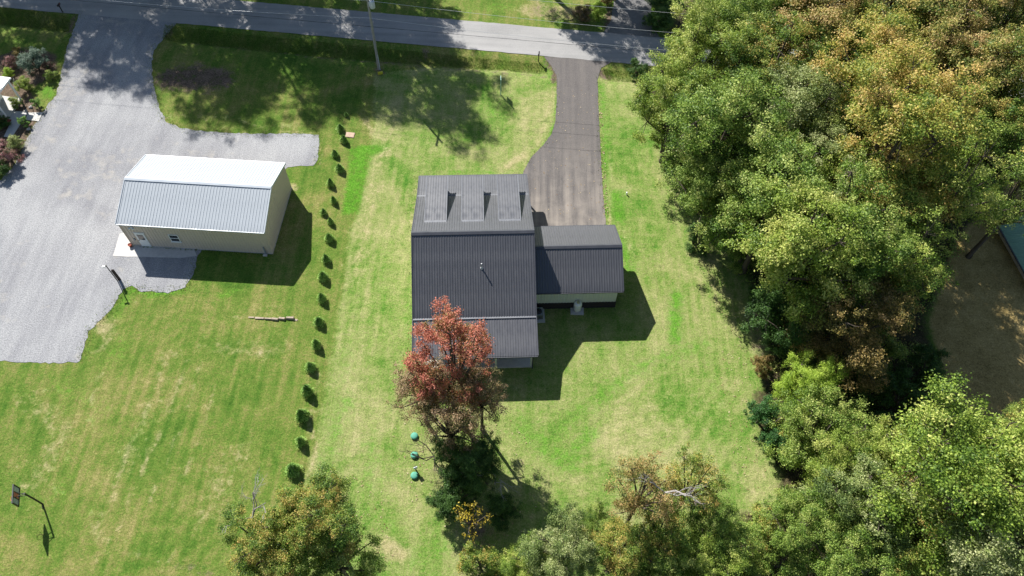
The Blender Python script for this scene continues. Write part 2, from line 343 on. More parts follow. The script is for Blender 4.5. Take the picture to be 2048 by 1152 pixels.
# ------------------------------------------------------------------ ground sheet
SWALE_L = [(-300, 8), (0, 38), (150, 52)]
SWALE_M = [(330, 68), (650, 100), (860, 118), (1000, 127), (1085, 136)]
SWALE_R = [(1215, 142), (1340, 152), (1500, 168)]
def height(px):
    z = np.zeros(len(px))
    for q in (SWALE_L, SWALE_M, SWALE_R): z -= .38*np.exp(-(ldist(px, pts_arr(q))/1.5)**2)
    gr = np.clip(sdf(px, pts_arr(GRAVEL))/1.2, 0, 1)*np.clip(sdf(px, pts_arr(DRIVE))/1.2, 0, 1)
    rd = (px-np.array(ROAD_A[:2]))@np.array(rnrm[:2]); gr *= np.clip(np.maximum(-rd, rd-ROAD_W)/1.0, 0, 1)
    z *= gr
    return z, gr
def build_ground():
    xs = np.concatenate([[-1500, -700, -350, -180, -110, -85], np.arange(-72, 72.1, .45), [85, 110, 180, 350, 700, 1500]])
    ys = np.concatenate([[-1200, -500, -200, -80, -30, -10], np.arange(3, 98.1, .45), [110, 140, 220, 400, 800, 1800]])
    X, Yg = np.meshgrid(xs, ys); px = np.stack([X.ravel(), Yg.ravel()], 1); n = len(px)
    z, gr = height(px)
    rng = np.random.default_rng(3); inn = (abs(px[:, 0]) < 72) & (px[:, 1] > 3) & (px[:, 1] < 98)
    z = z+np.where(inn, (rng.random(n)-.5)*.03*gr, 0)-.012
    nx, ny = len(xs), len(ys); idx = np.arange(n).reshape(ny, nx)
    f = np.stack([idx[:-1, :-1], idx[:-1, 1:], idx[1:, 1:], idx[1:, :-1]], -1).reshape(-1, 4)
    me = bpy.data.meshes.new('ground'); me.vertices.add(n); me.loops.add(f.size); me.polygons.add(len(f))
    me.vertices.foreach_set('co', np.stack([px[:, 0], px[:, 1], z], 1).ravel())
    me.polygons.foreach_set('loop_start', np.arange(len(f))*4); me.loops.foreach_set('vertex_index', f.ravel())
    me.polygons.foreach_set('use_smooth', np.ones(len(f), bool)); me.update()
    # plan masks
    new = soft(px, [(748, 148), (860, 133), (1000, 138), (1095, 140), (1113, 150), (1330, 150), (1420, 330), (1470, 460), (1560, 700), (1570, 1000), (1380, 1250), (560, 1300), (600, 1000), (632, 890), (655, 760), (672, 660), (690, 560), (700, 460), (715, 425), (735, 330), (748, 250)], .6)
    lush = np.zeros(n)
    def up(a, b): np.maximum(a, b, out=a)
    up(lush, soft(px, [(700, 292), (752, 288), (786, 286), (780, 298), (745, 312), (730, 370), (718, 430), (682, 430)], .3))
    for pts, wd, k in [([(1117, 165), (1115, 240), (1095, 290), (1062, 325)], .55, .95), ([(1203, 170), (1212, 300), (1216, 430)], .7, .8), ([(1232, 390), (1238, 430)], 1.3, .95),
                       ([(1010, 200), (985, 225)], 1.6, .5), ([(900, 345), (1010, 345)], .6, .7), ([(1250, 480), (1262, 540)], 1.2, .75), ([(1352, 590), (1350, 680)], .9, .9), ([(1090, 880), (1140, 840), (1230, 770), (1310, 720), (1400, 690)], 1.1, .62),
                       ([(1040, 850), (1120, 920)], 1.5, .75), ([(1180, 860), (1140, 930)], 1.2, .75), ([(745, 880), (740, 1010)], 1.5, .5), ([(690, 800), (650, 930)], 1.1, .65), ([(770, 480), (760, 620)], .8, .35), ([(700, 690), (660, 880)], .8, .5),
                       ([(240, 630), (262, 575), (300, 590), (370, 580)], .6, .8), ([(240, 690), (215, 720)], 1.2, .5), ([(120, 760), (190, 820)], 1.6, .4), ([(400, 230), (590, 260)], 1.0, .3), ([(440, 595), (470, 575)], .8, .5), ([(90, 180), (100, 190)], .9, .9), ([(640, 700), (610, 900)], .7, .25),
                       ([(750, 1000), (800, 1080)], 1.3, .45), ([(830, 1120), (900, 1090)], 1.5, .6), ([(1360, 430), (1420, 420)], 1.2, .5), ([(1420, 720), (1440, 820)], .9, .45), ([(820, 600), (815, 700)], .5, .6), ([(640, 1090), (740, 1140)], 1.2, .6),
                       ([(900, 20), (1040, 10)], 1.6, .45), ([(150, 850), (120, 1000)], 1.3, .3), ([(155, 1060), (300, 820)], .9, .3), ([(300, 215), (345, 235)], .8, .4), ([(1290, 30), (1310, 60)], 2, .6)]:
        up(lush, k*stroke(px, pts, wd))
    pale = np.zeros(n)
    for pts, wd, k in [([(345, 715), (300, 820), (240, 950), (200, 1060), (215, 1120)], 1.6, .36), ([(372, 720), (330, 850), (275, 960), (240, 1060)], .25, .62), ([(315, 770), (255, 900), (222, 1000)], .22, .62), ([(355, 760), (300, 900), (262, 990)], .2, .62), ([(430, 760), (390, 900), (340, 1020)], .3, .55), ([(400, 730), (352, 880), (300, 1000)], .28, .55), ([(60, 800), (130, 860), (60, 980)], 1.6, .5), ([(420, 690), (560, 700)], 1.5, .45), ([(470, 900), (420, 1020)], 1.8, .45),
                       ([(215, 1100), (330, 1120), (400, 1060)], .5, .3), ([(200, 750), (180, 810)], .4, .5), ([(610, 830), (632, 890), (625, 960)], .35, .8), ([(640, 740), (615, 860)], .4, .5), ([(190, 640), (215, 655)], 1.0, .9), ([(230, 655), (200, 700)], .8, .55),
                       ([(1118, 150), (1100, 215)], .55, .7), ([(1103, 200), (1075, 290)], .45, .55), ([(1000, 345), (1050, 310)], .7, .7), ([(833, 360), (825, 450)], .5, .5), ([(1218, 300), (1222, 450)], .3, .8), ([(1245, 465), (1275, 520)], .5, .6),
                       ([(705, 330), (690, 540)], .2, .3), ([(780, 260), (740, 420), (705, 560)], 1.2, .55), ([(765, 1090), (800, 1110)], 1.0, 1.0), ([(1400, 470), (1440, 600)], 1.4, .4), ([(1250, 830), (1450, 800)], 2.2, .35), ([(1400, 950), (1540, 960)], 2.0, .35), ([(590, 1030), (700, 1080)], .8, .5),
                       ([(497, 633), (420, 636)], .35, .4), ([(585, 370), (592, 378)], .4, .9), ([(520, 620), (560, 610)], .9, .35), ([(1140, 25), (1060, 20)], 2.0, .8), ([(340, 230), (600, 258)], .9, .4), ([(730, 240), (745, 260)], .7, .6), ([(232, 485), (215, 520), (170, 555)], 1.0, .6), ([(640, 262), (642, 330)], .25, .7), ([(440, 268), (630, 264)], .22, .7), ([(305, 190), (320, 235), (350, 258)], .3, .7)]:
        up(pale, k*stroke(px, pts, wd))
    soil = np.zeros(n)
    up(soil, soft(px, [(306, 150), (340, 132), (400, 128), (470, 142), (470, 168), (440, 182), (360, 182), (315, 178)], 1.0)*.9)
    up(soil, soft(px, [(0, 110), (40, 95), (110, 105), (115, 130), (110, 155), (85, 165), (60, 180), (80, 210), (88, 222), (70, 250), (48, 295), (25, 335), (-60, 380), (-120, 200)], .3))
    for pts, wd, k in [([(1092, 122), (1112, 142), (1108, 165)], .5, .95), ([(1200, 145), (1215, 150)], .8, .9), ([(380, 82), (650, 113), (880, 132), (1090, 152)], .35, .55), ([(0, 42), (140, 60)], .35, .6), ([(150, 30), (140, 62)], .6, .8), ([(340, 55), (330, 75)], .6, .8), ([(850, 105), (830, 130)], 1.0, .6),
                       ([(757, 140), (762, 146)], .8, .7), ([(1070, 20), (1200, 40)], 1.5, .5), ([(1220, 20), (1215, 60)], .8, .9), ([(900, 950), (960, 1060), (960, 1140)], 2.0, .55), ([(1500, 640), (1540, 760)], .8, .6), ([(1460, 420), (1450, 440)], .9, .6), ([(360, 1130), (420, 1145)], .5, .5)]:
        up(soil, k*stroke(px, pts, wd))
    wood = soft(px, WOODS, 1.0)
    def lines(pts, per, rad, ph=0.): d = ldist(px, pts_arr(pts)); return np.cos(2*math.pi*d/per+ph)*np.exp(-(d/rad)**2)
    mo = .5+.5*np.clip(lines([(372, 700), (320, 850), (262, 980), (225, 1070), (262, 1120), (350, 1110), (420, 1030), (470, 880), (520, 740)], 1.15, 5.5)+.7*lines([(60, 740), (50, 980)], 1.3, 6)+.6*lines([(330, 240), (500, 300), (640, 300)], 1.2, 3), -1, 1)
    mn = .5+.5*np.clip(lines([(800, 300), (740, 520), (720, 760), (690, 1000)], 1.1, 4.5)+lines([(1290, 300), (1400, 560), (1450, 760), (1350, 900), (1150, 960)], 1.15, 6)+.7*lines([(1180, 840), (1330, 740)], 1.0, 3)+.6*lines([(860, 300), (1000, 280), (1080, 220)], 1.1, 4), -1, 1)
    gold = soft(px, [(1975, 400), (1900, 500), (1860, 640), (1890, 790), (1960, 860), (2060, 910), (2400, 1000), (2500, 400), (2100, 300)], 1.0)
    for nm, chans in (('plan_a', (new, lush, pale)), ('plan_b', (soil, wood, gold)), ('plan_c', (mo, mn, np.zeros(n)))):
        a = me.attributes.new(nm, 'FLOAT_COLOR', 'POINT')
        a.data.foreach_set('color', np.stack([*chans, np.ones(n)], 1).astype(np.float32).ravel())
    o = link('ground', me, None, None, M['ground']); tag(o, kind='structure')
build_ground()

def sheet(name, pts, z, mat, jit=0., step=.5, seed=1, world=False, thick=.0):
    """flat surface with a worn outline"""
    rng = random.Random(seed); q = pts if world else [P(u, v) for u, v in pts]; out = []
    for a, b in zip(q, q[1:]+q[:1]):
        k = max(1, int((b-a).length/step)) if jit else 1
        for i in range(k):
            p = a.lerp(b, i/k); out.append((p.x+rng.uniform(-jit, jit), p.y+rng.uniform(-jit, jit), z))
    bm = bmesh.new(); vs = [bm.verts.new(p) for p in out]; f = bm.faces.new(vs); bm.normal_update()
    if f.normal.z < 0: f.normal_flip()
    if thick:
        r = bmesh.ops.extrude_face_region(bm, geom=[f]); bmesh.ops.translate(bm, vec=(0, 0, thick), verts=[e for e in r['geom'] if isinstance(e, bmesh.types.BMVert)])
    bmesh.ops.triangulate(bm, faces=bm.faces[:]); me = bpy.data.meshes.new(name); bm.to_mesh(me); bm.free()
    return link(name, me, None, None, mat)

tag(sheet('gravel_driveway', GRAVEL, .012, M['gravel'], .10, .34, 2), kind='structure')
a, b = ROAD_A-rdir*260, ROAD_A+rdir*420
tag(sheet('road', [a, b, b+rnrm*ROAD_W, a+rnrm*ROAD_W], .028, M['road'], .045, .8, 3, True), kind='structure')
tag(sheet('asphalt_driveway', DRIVE, .020, M['drive'], .03, .4, 4), kind='structure')
tag(sheet('far_driveway', FAR_DRIVE, .016, M['old_drive'], .04, .5, 5), kind='structure')
c0, c1 = P(400, 25), P(1500, 122)
tag(sheet('road_seam', [a+rnrm*ROAD_W*.47, b+rnrm*ROAD_W*.47, b+rnrm*(ROAD_W*.47+.07), a+rnrm*(ROAD_W*.47+.07)], .032, M['black'], .02, .8, 6, True), kind='structure')
# concrete by the shed and the paths at the neighbour's porch
tag(sheet('shed_apron', [(226, 512), (240, 468), (262, 462), (275, 488), (388, 498), (394, 512), (360, 516), (284, 514), (256, 514)], .016, M['concrete'], .02, .5, 7, False, .02), kind='structure')
tag(sheet('garden_path', [(52, 240), (56, 226), (86, 225), (78, 243)], .02, M['concrete'], 0, 1, 8, False, .04), kind='structure')
tag(sheet('porch_path', [(10, 222), (56, 224), (50, 236), (24, 275), (8, 274), (24, 240), (10, 236)], .02, M['concrete'], 0, 1, 9, False, .03), kind='structure')

# ------------------------------------------------------------------ ribbed metal panels
def ribbed(name, wd, bot, top, ux, uv, n, mat, parent, loc, peak=None, spacing=.3048, hgt=.034, cache={}):
    """one ribbed panel: wd wide along ux, running from bot(x) to top(x) along uv, ribs along n"""
    key = (round(wd, 3), bot, top, tuple(round(c, 4) for c in (*ux, *uv, *n)), mat.name, spacing) if not callable(top) else None
    if key and key in cache: me = cache[key]
    else:
        xs = [(0, 0)]; k = max(1, round(wd/spacing)); s = wd/k
        for i in range(k):
            c = s*(i+.5); xs += [(c-.042, 0), (c-.018, hgt), (c+.018, hgt), (c+.042, 0)]
        xs.append((wd, 0))
        if peak is not None and 0 < peak < wd: xs.append((peak, 0)); xs.sort(key=lambda t: t[0])
        ux, uv, n_ = Vector(ux), Vector(uv), Vector(n); vs = []; fs = []
        B = bot if callable(bot) else (lambda x: bot); T = top if callable(top) else (lambda x: top)
        for x, h in xs: vs.append(ux*x+uv*B(x)+n_*h); vs.append(ux*x+uv*T(x)+n_*h)
        m = len(xs)
        for i in range(m-1): fs.append((2*i, 2*i+2, 2*i+3, 2*i+1))
        q = len(vs)
        for x in (0, wd): vs.append(ux*x+uv*B(x)-n_*.03); vs.append(ux*x+uv*T(x)-n_*.03)
        fs += [(q, q+1, q+3, q+2), (0, 1, q+1, q), (2*m-2, q+2, q+3, 2*m-1), tuple([2*i for i in range(m-1, -1, -1)])+(q, q+2), tuple([2*i+1 for i in range(m)])+(q+3, q+1)]
        me = MB().add(vs, fs).mesh(name)
        if key: cache[key] = me
    return link(name, me, parent, loc, mat)

def run(total, w=.9144):
    k = max(1, round(total/w)); return k, total/k

def roof_slope(parent, x0, x1, yl, zl, yu, zu, mat, name='roof_panel'):
    sp_ = .2286 if mat is M['charcoal'] else .3048; hg_ = .024 if mat is M['charcoal'] else .022
    """a slope of panels from low edge (yl, zl) up to (yu, zu) between x0 and x1"""
    uv = Vector((0, yu-yl, zu-zl)); ln = uv.length; uv /= ln
    n = Vector((1, 0, 0)).cross(uv) if yu > yl else uv.cross(Vector((1, 0, 0)))
    k, w_ = run(x1-x0)
    for i in range(k): ribbed(name, w_, 0., ln, (1, 0, 0), uv, n, mat, parent, (x0+i*w_, yl, zl), None, sp_, hg_)

def ridge_cap(parent, x0, x1, y, z, sl, mat, wd=.2):
    b = MB(); h = .05
    for s in (-1, 1):
        b.hexa([(x0, y, z+h), (x0, y+s*wd, z+h-wd*sl), (x1, y+s*wd, z+h-wd*sl), (x1, y, z+h), (x0, y, z+h+.02), (x0, y+s*wd, z+h+.02-wd*sl), (x1, y+s*wd, z+h+.02-wd*sl), (x1, y, z+h+.02)])
    b.build('ridge_cap', mat, parent)

def rake(parent, x, pts, mat, hgt=.2, t=.05, name='rake_trim'):
    b = MB()
    for (y0, z0), (y1, z1) in zip(pts[:-1], pts[1:]):
        b.hexa([(x-t, y0, z0-hgt), (x+t, y0, z0-hgt), (x+t, y1, z1-hgt), (x-t, y1, z1-hgt), (x-t, y0, z0+.045), (x+t, y0, z0+.045), (x+t, y1, z1+.045), (x-t, y1, z1+.045)])
    b.build(name, mat, parent)

def window(parent, c, ux, n, wd, ht, frame, sub=True):
    """window with frame, panes and sill on a vertical wall; c = lower middle"""
    c, ux, n = Vector(c), Vector(ux), Vector(n); up_ = Vector((0, 0, 1))
    def bar(b, a0, a1, z0, z1, d0, d1):
        q = [c+ux*a+n*d+up_*zz for zz in (z0, z1) for a, d in ((a0, d0), (a1, d0), (a1, d1), (a0, d1))]; b.hexa(q)
    b = MB(); h = wd/2
    bar(b, -h, -h+.07, 0, ht, -.02, .05); bar(b, h-.07, h, 0, ht, -.02, .05); bar(b, -h+.07, h-.07, 0, .07, -.02, .05); bar(b, -h+.07, h-.07, ht-.07, ht, -.02, .05); bar(b, -h+.07, h-.07, ht*.5-.03, ht*.5+.03, -.02, .04)
    wdw = b.build('window', frame, parent)
    for z0, z1 in ((.07, ht*.5-.03), (ht*.5+.03, ht-.07)):
        p = MB(); bar(p, -h+.07, h-.07, z0, z1, .0, .015); p.build('pane', M['glass'], wdw)
    s = MB(); bar(s, -h-.06, h+.06, -.06, 0, -.02, .10); s.build('sill', frame, wdw)
    return wdw

def gable_wall(parent, x, face, y0, y1, zb, zfun, mat, peak, name='wall_panel'):
    """vertical panels on an end wall at x facing +x (face=1) or -x"""
    k, w_ = run(y1-y0)
    for i in range(k):
        if face > 0: ya = y0+i*w_; ux = (0, 1, 0); fn = lambda s, ya=ya: zfun(ya+s); pk = peak-ya
        else: ya = y0+(i+1)*w_; ux = (0, -1, 0); fn = lambda s, ya=ya: zfun(ya-s); pk = ya-peak
        ribbed(name, w_, zb, fn, ux, (0, 0, 1), (face, 0, 0), mat, parent, (x, ya, 0), pk)

def long_wall(parent, y, face, x0, x1, zb, zt, mat, gaps=(), name='wall_panel'):
    k, w_ = run(x1-x0)
    for i in range(k):
        if face < 0: ribbed(name, w_, zb, zt, (1, 0, 0), (0, 0, 1), (0, -1, 0), mat, parent, (x0+i*w_, y, 0))
        else: ribbed(name, w_, zb, zt, (-1, 0, 0), (0, 0, 1), (0, 1, 0), mat, parent, (x0+(i+1)*w_, y, 0))

# ------------------------------------------------------------------ pale metal shed
def build_shed():
    Ls, Ws, hs, rs = 14.05, 8.60, 3.73, 5.18; sl = (rs-hs)/(Ws/2)
    S = empty('metal_shed', (-37.85, 43.155, 0), R_(-1.93), 'long beige metal shed with ribbed pale blue-white roof on the gravel', 'shed')
    zf = lambda y: (hs+sl*min(y, Ws-y))-.06
    ov = .12
    roof_slope(S, -.1, Ls+.1, -ov, hs-ov*sl, Ws/2, rs, M['galv']); roof_slope(S, -.1, Ls+.1, Ws+ov, hs-ov*sl, Ws/2, rs, M['galv'])
    ridge_cap(S, -.12, Ls+.12, Ws/2, rs, sl, M['galv_trim'], .22)
    for x in (-.13, Ls+.13): rake(S, x, [(-ov-.02, hs-ov*sl), (Ws/2, rs), (Ws+ov+.02, hs-ov*sl)], M['galv_trim'], .16, .035)
    long_wall(S, .04, -1, 0, Ls, .06, hs-.04, M['beige']); long_wall(S, Ws-.04, 1, 0, Ls, .06, hs-.04, M['beige'])
    gable_wall(S, Ls-.01, 1, .02, Ws-.02, .06, zf, M['beige'], Ws/2); gable_wall(S, .01, -1, .02, Ws-.02, .06, zf, M['beige'], Ws/2)
    MB().box(-.02, Ls+.02, 0, Ws, 0, .07).build('foundation', M['concrete'], S)
    for s, y in ((-1, -ov-.045), (1, Ws+ov+.045)):
        MB().box(-.1, Ls+.1, y-.04, y+.04, hs-.16, hs-.05).build('eave_trim', M['galv_trim'], S)
    for x in (.0, Ls): MB().box(x-.045, x+.045, -.02, .07, .07, hs-.1).build('corner_trim', M['beige'], S)
    d = MB().box(1.0, 1.95, -.05, .03, .08, 2.2).build('door', M['white'], S)
    MB().box(1.17, 1.78, -.065, -.045, 1.2, 2.0).build('pane', M['glass'], d); MB().box(1.06, 1.12, -.11, -.045, 1.05, 1.12).build('handle', M['black'], d)
    MB().box(.94, 2.01, -.03, .03, 2.2, 2.28).build('lintel_trim', M['white'], d)
    window(S, (4.82, .0, 1.18), (1, 0, 0), (0, -1, 0), .95, 1.1, M['white'])
    fl = MB().box(1.12, 1.3, -.14, .03, 3.2, 3.34).build('floodlight', M['white'], S)
    MB().lathe([(.02, 0), (.09, .02), (.11, .16), (.0, .18)], 10, (1.05, -.22, 3.1)).build('lamp_head', M['white'], fl); MB().lathe([(.02, 0), (.09, .02), (.11, .16), (.0, .18)], 10, (1.38, -.22, 3.1)).build('lamp_head', M['white'], fl)
    MB().box(.55, .72, -.06, .03, 1.0, 1.25).build('switch_box', M['unit'], S)
    MB().box(Ls-.72, Ls-.6, -.1, -.01, .1, 1.15).build('downspout', M['unit'], S); MB().box(Ls-.9, Ls-.5, -.34, -.11, .02, .12).build('splash_block', M['concrete'], S)
    # roll-up door on the far gable and the back
    rd = MB().box(-.03, .01, 2.2, 6.4, .1, 3.1).build('roll_up_door', M['white'], S)
    for i in range(5): MB().box(-.05, -.025, 2.25, 6.35, .14+i*.6, .68+i*.6).build('door_section', M['white'], rd)
build_shed()
p = empty('flower_pot', P(262, 493, 0.02), 0, 'small dark red flower pot at the shed corner by the apron', 'pot')
MB().lathe([(.13, 0), (.18, .3), (.2, .3), (.2, .34), (.15, .34), (.13, .28)], 14).build('pot', M['red_brick'], p)

# ------------------------------------------------------------------ house with charcoal metal roof
def build_house():
    hw = 5.46; zr = 7.30; yr = -.50; yb1, zb1, yb2, zb2 = -7.36, 3.70, -10.84, 2.93; yf1, zf1, yf2, zf2 = 6.56, 3.93, 10.05, 2.915
    Hs = empty('house', (-3.70, 41.26, 0), R_(3.753), 'house with charcoal ribbed metal roof, three shed dormers and attached garage wing', 'house')
    ch, tr = M['charcoal'], M['charcoal_trim']
    roof_slope(Hs, -hw, hw, yb1, zb1, yr, zr, ch); roof_slope(Hs, -hw, hw, yf1, zf1, yr, zr, ch)
    roof_slope(Hs, -hw, hw, yb2, zb2, yb1, zb1-.03, ch); roof_slope(Hs, -hw, hw, yf2, zf2, yf1, zf1-.03, ch)
    ridge_cap(Hs, -hw-.06, hw+.06, yr, zr, .50, tr, .24)
    for y, z in ((yb1, zb1), (yf1, zf1)):
        MB().box(-hw, hw, y-.09, y+.09, z-.02, z+.042).build('flashing', M['flash'], Hs)
    for x in (-hw-.03, hw+.03):
        rake(Hs, x, [(yb2, zb2), (yb1, zb1), (yr, zr), (yf1, zf1), (yf2, zf2)], tr, .2, .04)
    for y, z, s in ((yb2, zb2, -1), (yf2, zf2, 1)):
        g = MB().box(-hw, hw, y-.07+s*.03, y+.07+s*.03, z-.16, z-.03).build('gutter', tr, Hs)
    # walls and the two open porches
    wx = hw-.32; wb, wf = yb1+.25, yf1-.25
    sb, sf = (zr-zb1)/(yr-yb1), (zr-zf1)/(yf1-yr)
    zf = lambda y: (zr+sb*(y-yr) if y < yr else zr-sf*(y-yr))-.10
    gable_wall(Hs, wx, 1, wb, wf, .45, zf, M['cream'], yr); gable_wall(Hs, -wx, -1, wb, wf, .45, zf, M['cream'], yr)
    long_wall(Hs, wb, -1, -wx, wx, .45, zb1-.12, M['cream']); long_wall(Hs, wf, 1, -wx, wx, .45, zf1-.12, M['cream'])
    MB().box(-wx-.03, wx+.03, wb-.03, wf+.03, -.2, .45).build('foundation', M['brick'], Hs)
    MB().box(-hw+.35, hw-.37, yb2+.35, wb-.03, -.1, .14).build('patio_slab', M['concrete'], Hs)
    MB().box(-hw+.35, hw-.37, wf+.03, yf2-.3, -.1, .30).build('porch_slab', M['concrete'], Hs)
    for y, z, z0 in ((yb2+.5, zb2, .14), (yf2-.45, zf2, .30)):
        MB().box(-hw+.35, hw-.35, y-.08, y+.08, z-.28, z-.08).build('porch_beam', M['cream'], Hs)
        for x in (-hw+.48, -1.8, 1.8, hw-.48): MB().box(x-.08, x+.08, y-.08, y+.08, z0, z-.28).build('porch_post', M['cream'], Hs)
    for x in (hw-.36,):
        MB().tube([(x, yb2+.05, zb2-.1), (x, yb2+.35, zb2-.35), (x, yb2+.38, .3), (x, yb2+.1, .18)], .05, 6).build('downspout', M['black'], Hs)
    for x in (-3.4, 3.2): window(Hs, (x, wb-.02, 1.2), (1, 0, 0), (0, -1, 0), 1.0, 1.5, M['white']); window(Hs, (x, wf+.02, 1.1), (-1, 0, 0), (0, 1, 0), 1.0, 1.6, M['white'])
    d = MB().box(-.5, .5, wf, wf+.06, .46, 2.55).build('door', M['black'], Hs); MB().box(.36, .42, wf+.06, wf+.12, 1.45, 1.52).build('handle', M['wire'], d)
    d = MB().box(-1., 1., wb-.06, wb, .46, 2.55).build('door', M['white'], Hs); MB().box(-.9, -.06, wb-.075, wb-.055, .65, 2.45).build('pane', M['glass'], d); MB().box(.06, .9, wb-.075, wb-.055, .65, 2.45).build('pane', M['glass'], d)
    for x in (-wx, wx):
        for y in (-3.2, 2.8): window(Hs, (x*1.002, y, 1.2), (0, 1 if x > 0 else -1, 0), (1 if x > 0 else -1, 0, 0), 1.0, 1.5, M['white'])
    # shed dormers
    for x0, x1 in ((-4.45, -2.47), (-1.03, .97), (2.41, 4.40)):
        yu, zu, yl, zl = 1.52, 6.36, 8.15, 4.98
        a, b = x0+.14, x1-.14; yw = 7.55; s = (zu-zl)/(yl-yu); zt = lambda y: zu-s*(y-yu)-.05
        prof = [(2.0, zt(2.0)-.12)]
        m = MB(); zmain = lambda y: (zr-sf*(y-yr) if y < yf1 else zf1-(zf1-zf2)/(yf2-yf1)*(y-yf1))-.12
        for x in (a, b):
            q = [(2.1, zmain(2.1)), (yf1, zmain(yf1)), (yw, zmain(yw)), (yw, zt(yw)), (2.1, zt(2.1))]
            vs = [(x-.04, y, z) for y, z in q]+[(x+.04, y, z) for y, z in q]
            m.add(vs, [(4, 3, 2, 1, 0), (5, 6, 7, 8, 9)]+[(i, (i+1) % 5, (i+1) % 5+5, i+5) for i in range(5)])
        m.box(a+.04, b-.04, yw-.08, yw, zmain(yw), zt(yw))
        D = m.build('dormer', M['dormer_wall'], Hs)
        roof_slope(D, x0, x1, yl, zl, yu, zu, ch)
        MB().box(x0-.03, x1+.03, yu-.16, yu+.06, zu-.02, zu+.05).build('flashing', M['flash'], D)
        for x in (x0-.02, x1+.02): rake(D, x, [(yl, zl), (yu, zu)], M['flash'], .14, .03)
        window(D, ((a+b)/2, yw+.01, zmain(yw)+.35), (-1, 0, 0), (0, 1, 0), 1.1, .8, M['white'])
    # vent pipe
    vy = -3.4; vz = zr-(yr-vy)*sb; vx = .72
    v = MB().lathe([(.16, -.1), (.13, .04), (.06, .12), (.06, .62), (.075, .62), (.075, .66), (.03, .68)], 12, (vx, vy, vz)).build('vent_pipe', M['wire'], Hs)
    # garage wing
    gx, gy, gz, gb, gzb, gf, gzf = 13.65, -.85, 5.28, -4.64, 3.35, 2.94, 3.39
    x0 = wx+.06
    roof_slope(Hs, x0, gx, gb, gzb, gy, gz, ch); roof_slope(Hs, x0, gx, gf, gzf, gy, gz, ch)
    ridge_cap(Hs, x0, gx+.06, gy, gz, .5, tr, .22); rake(Hs, gx+.03, [(gb, gzb), (gy, gz), (gf, gzf)], tr, .18, .04)
    for y, z, s in ((gb, gzb, -1), (gf, gzf, 1)): MB().box(x0, gx, y-.06+s*.03, y+.06+s*.03, z-.15, z-.03).build('gutter', tr, Hs)
    ex = gx-.36; b0, f0 = gb+.38, gf-.38
    sg = (gz-gzb)/(gy-gb); zg = lambda y: (gz-sg*abs(y-gy))-.1
    gable_wall(Hs, ex, 1, b0, f0, .95, zg, M['cream'], gy)
    long_wall(Hs, b0, -1, x0, ex, .95, gzb+.1, M['cream']); long_wall(Hs, f0, 1, x0, ex, .95, gzf+.1, M['cream'])
    # brick base, with shadow worked into its dark colour: courses one can pick apart close up are far below a pixel here, so the wall face is one part
    MB().box(x0, ex+.05, b0-.06, f0+.05, -.1, .95).build('brick_base', M['brick'], Hs)
    for x in (7.2, 10.6):
        gd = MB().box(x, x+2.6, f0+.02, f0+.10, .02, 2.3).build('garage_door', M['white'], Hs)
        for i in range(4): MB().box(x+.06, x+2.54, f0+.10, f0+.125, .06+i*.56, .58+i*.56).build('door_section', M['white'], gd)
M['flash'] = paint('roof_flashing', (.145, .15, .162), .4, .08, 2)
M['dormer_wall'] = paint('dark_dormer_siding', (.075, .078, .085), .6, .1, 3)
build_house()

# ------------------------------------------------------------------ foliage meshes
def leaf_mesh(name, c, nrm, size, rnd, hue, hgt, aspect=.62, axis=None, rng=None):
    """kite-shaped leaves: centre c, normal nrm, length size; one value of rnd / hue / hgt per leaf"""
    n = len(c); rng = rng or np.random.default_rng(1)
    nrm = nrm/np.maximum(np.linalg.norm(nrm, axis=1), 1e-6)[:, None]
    if axis is None: axis = rng.normal(size=(n, 3))
    t = axis-nrm*(axis*nrm).sum(1)[:, None]; t /= np.maximum(np.linalg.norm(t, axis=1), 1e-6)[:, None]
    b = np.cross(nrm, t); s = size[:, None]
    v = np.stack([c-t*s*.5, c+b*s*aspect*.5-t*s*.08+nrm*s*.10, c+t*s*.5, c-b*s*aspect*.5-t*s*.08+nrm*s*.10], 1).reshape(-1, 3)
    me = bpy.data.meshes.new(name); me.vertices.add(n*4); me.loops.add(n*4); me.polygons.add(n)
    me.vertices.foreach_set('co', v.ravel().astype(np.float32)); me.loops.foreach_set('vertex_index', np.arange(n*4))
    me.polygons.foreach_set('loop_start', np.arange(n)*4); me.update()
    for k, a in (('rnd', rnd), ('hue', hue), ('hgt', hgt)):
        me.attributes.new(k, 'FLOAT', 'FACE').data.foreach_set('value', a.astype(np.float32))
    return me

def unit(v): return v/np.maximum(np.linalg.norm(v, axis=1), 1e-6)[:, None]

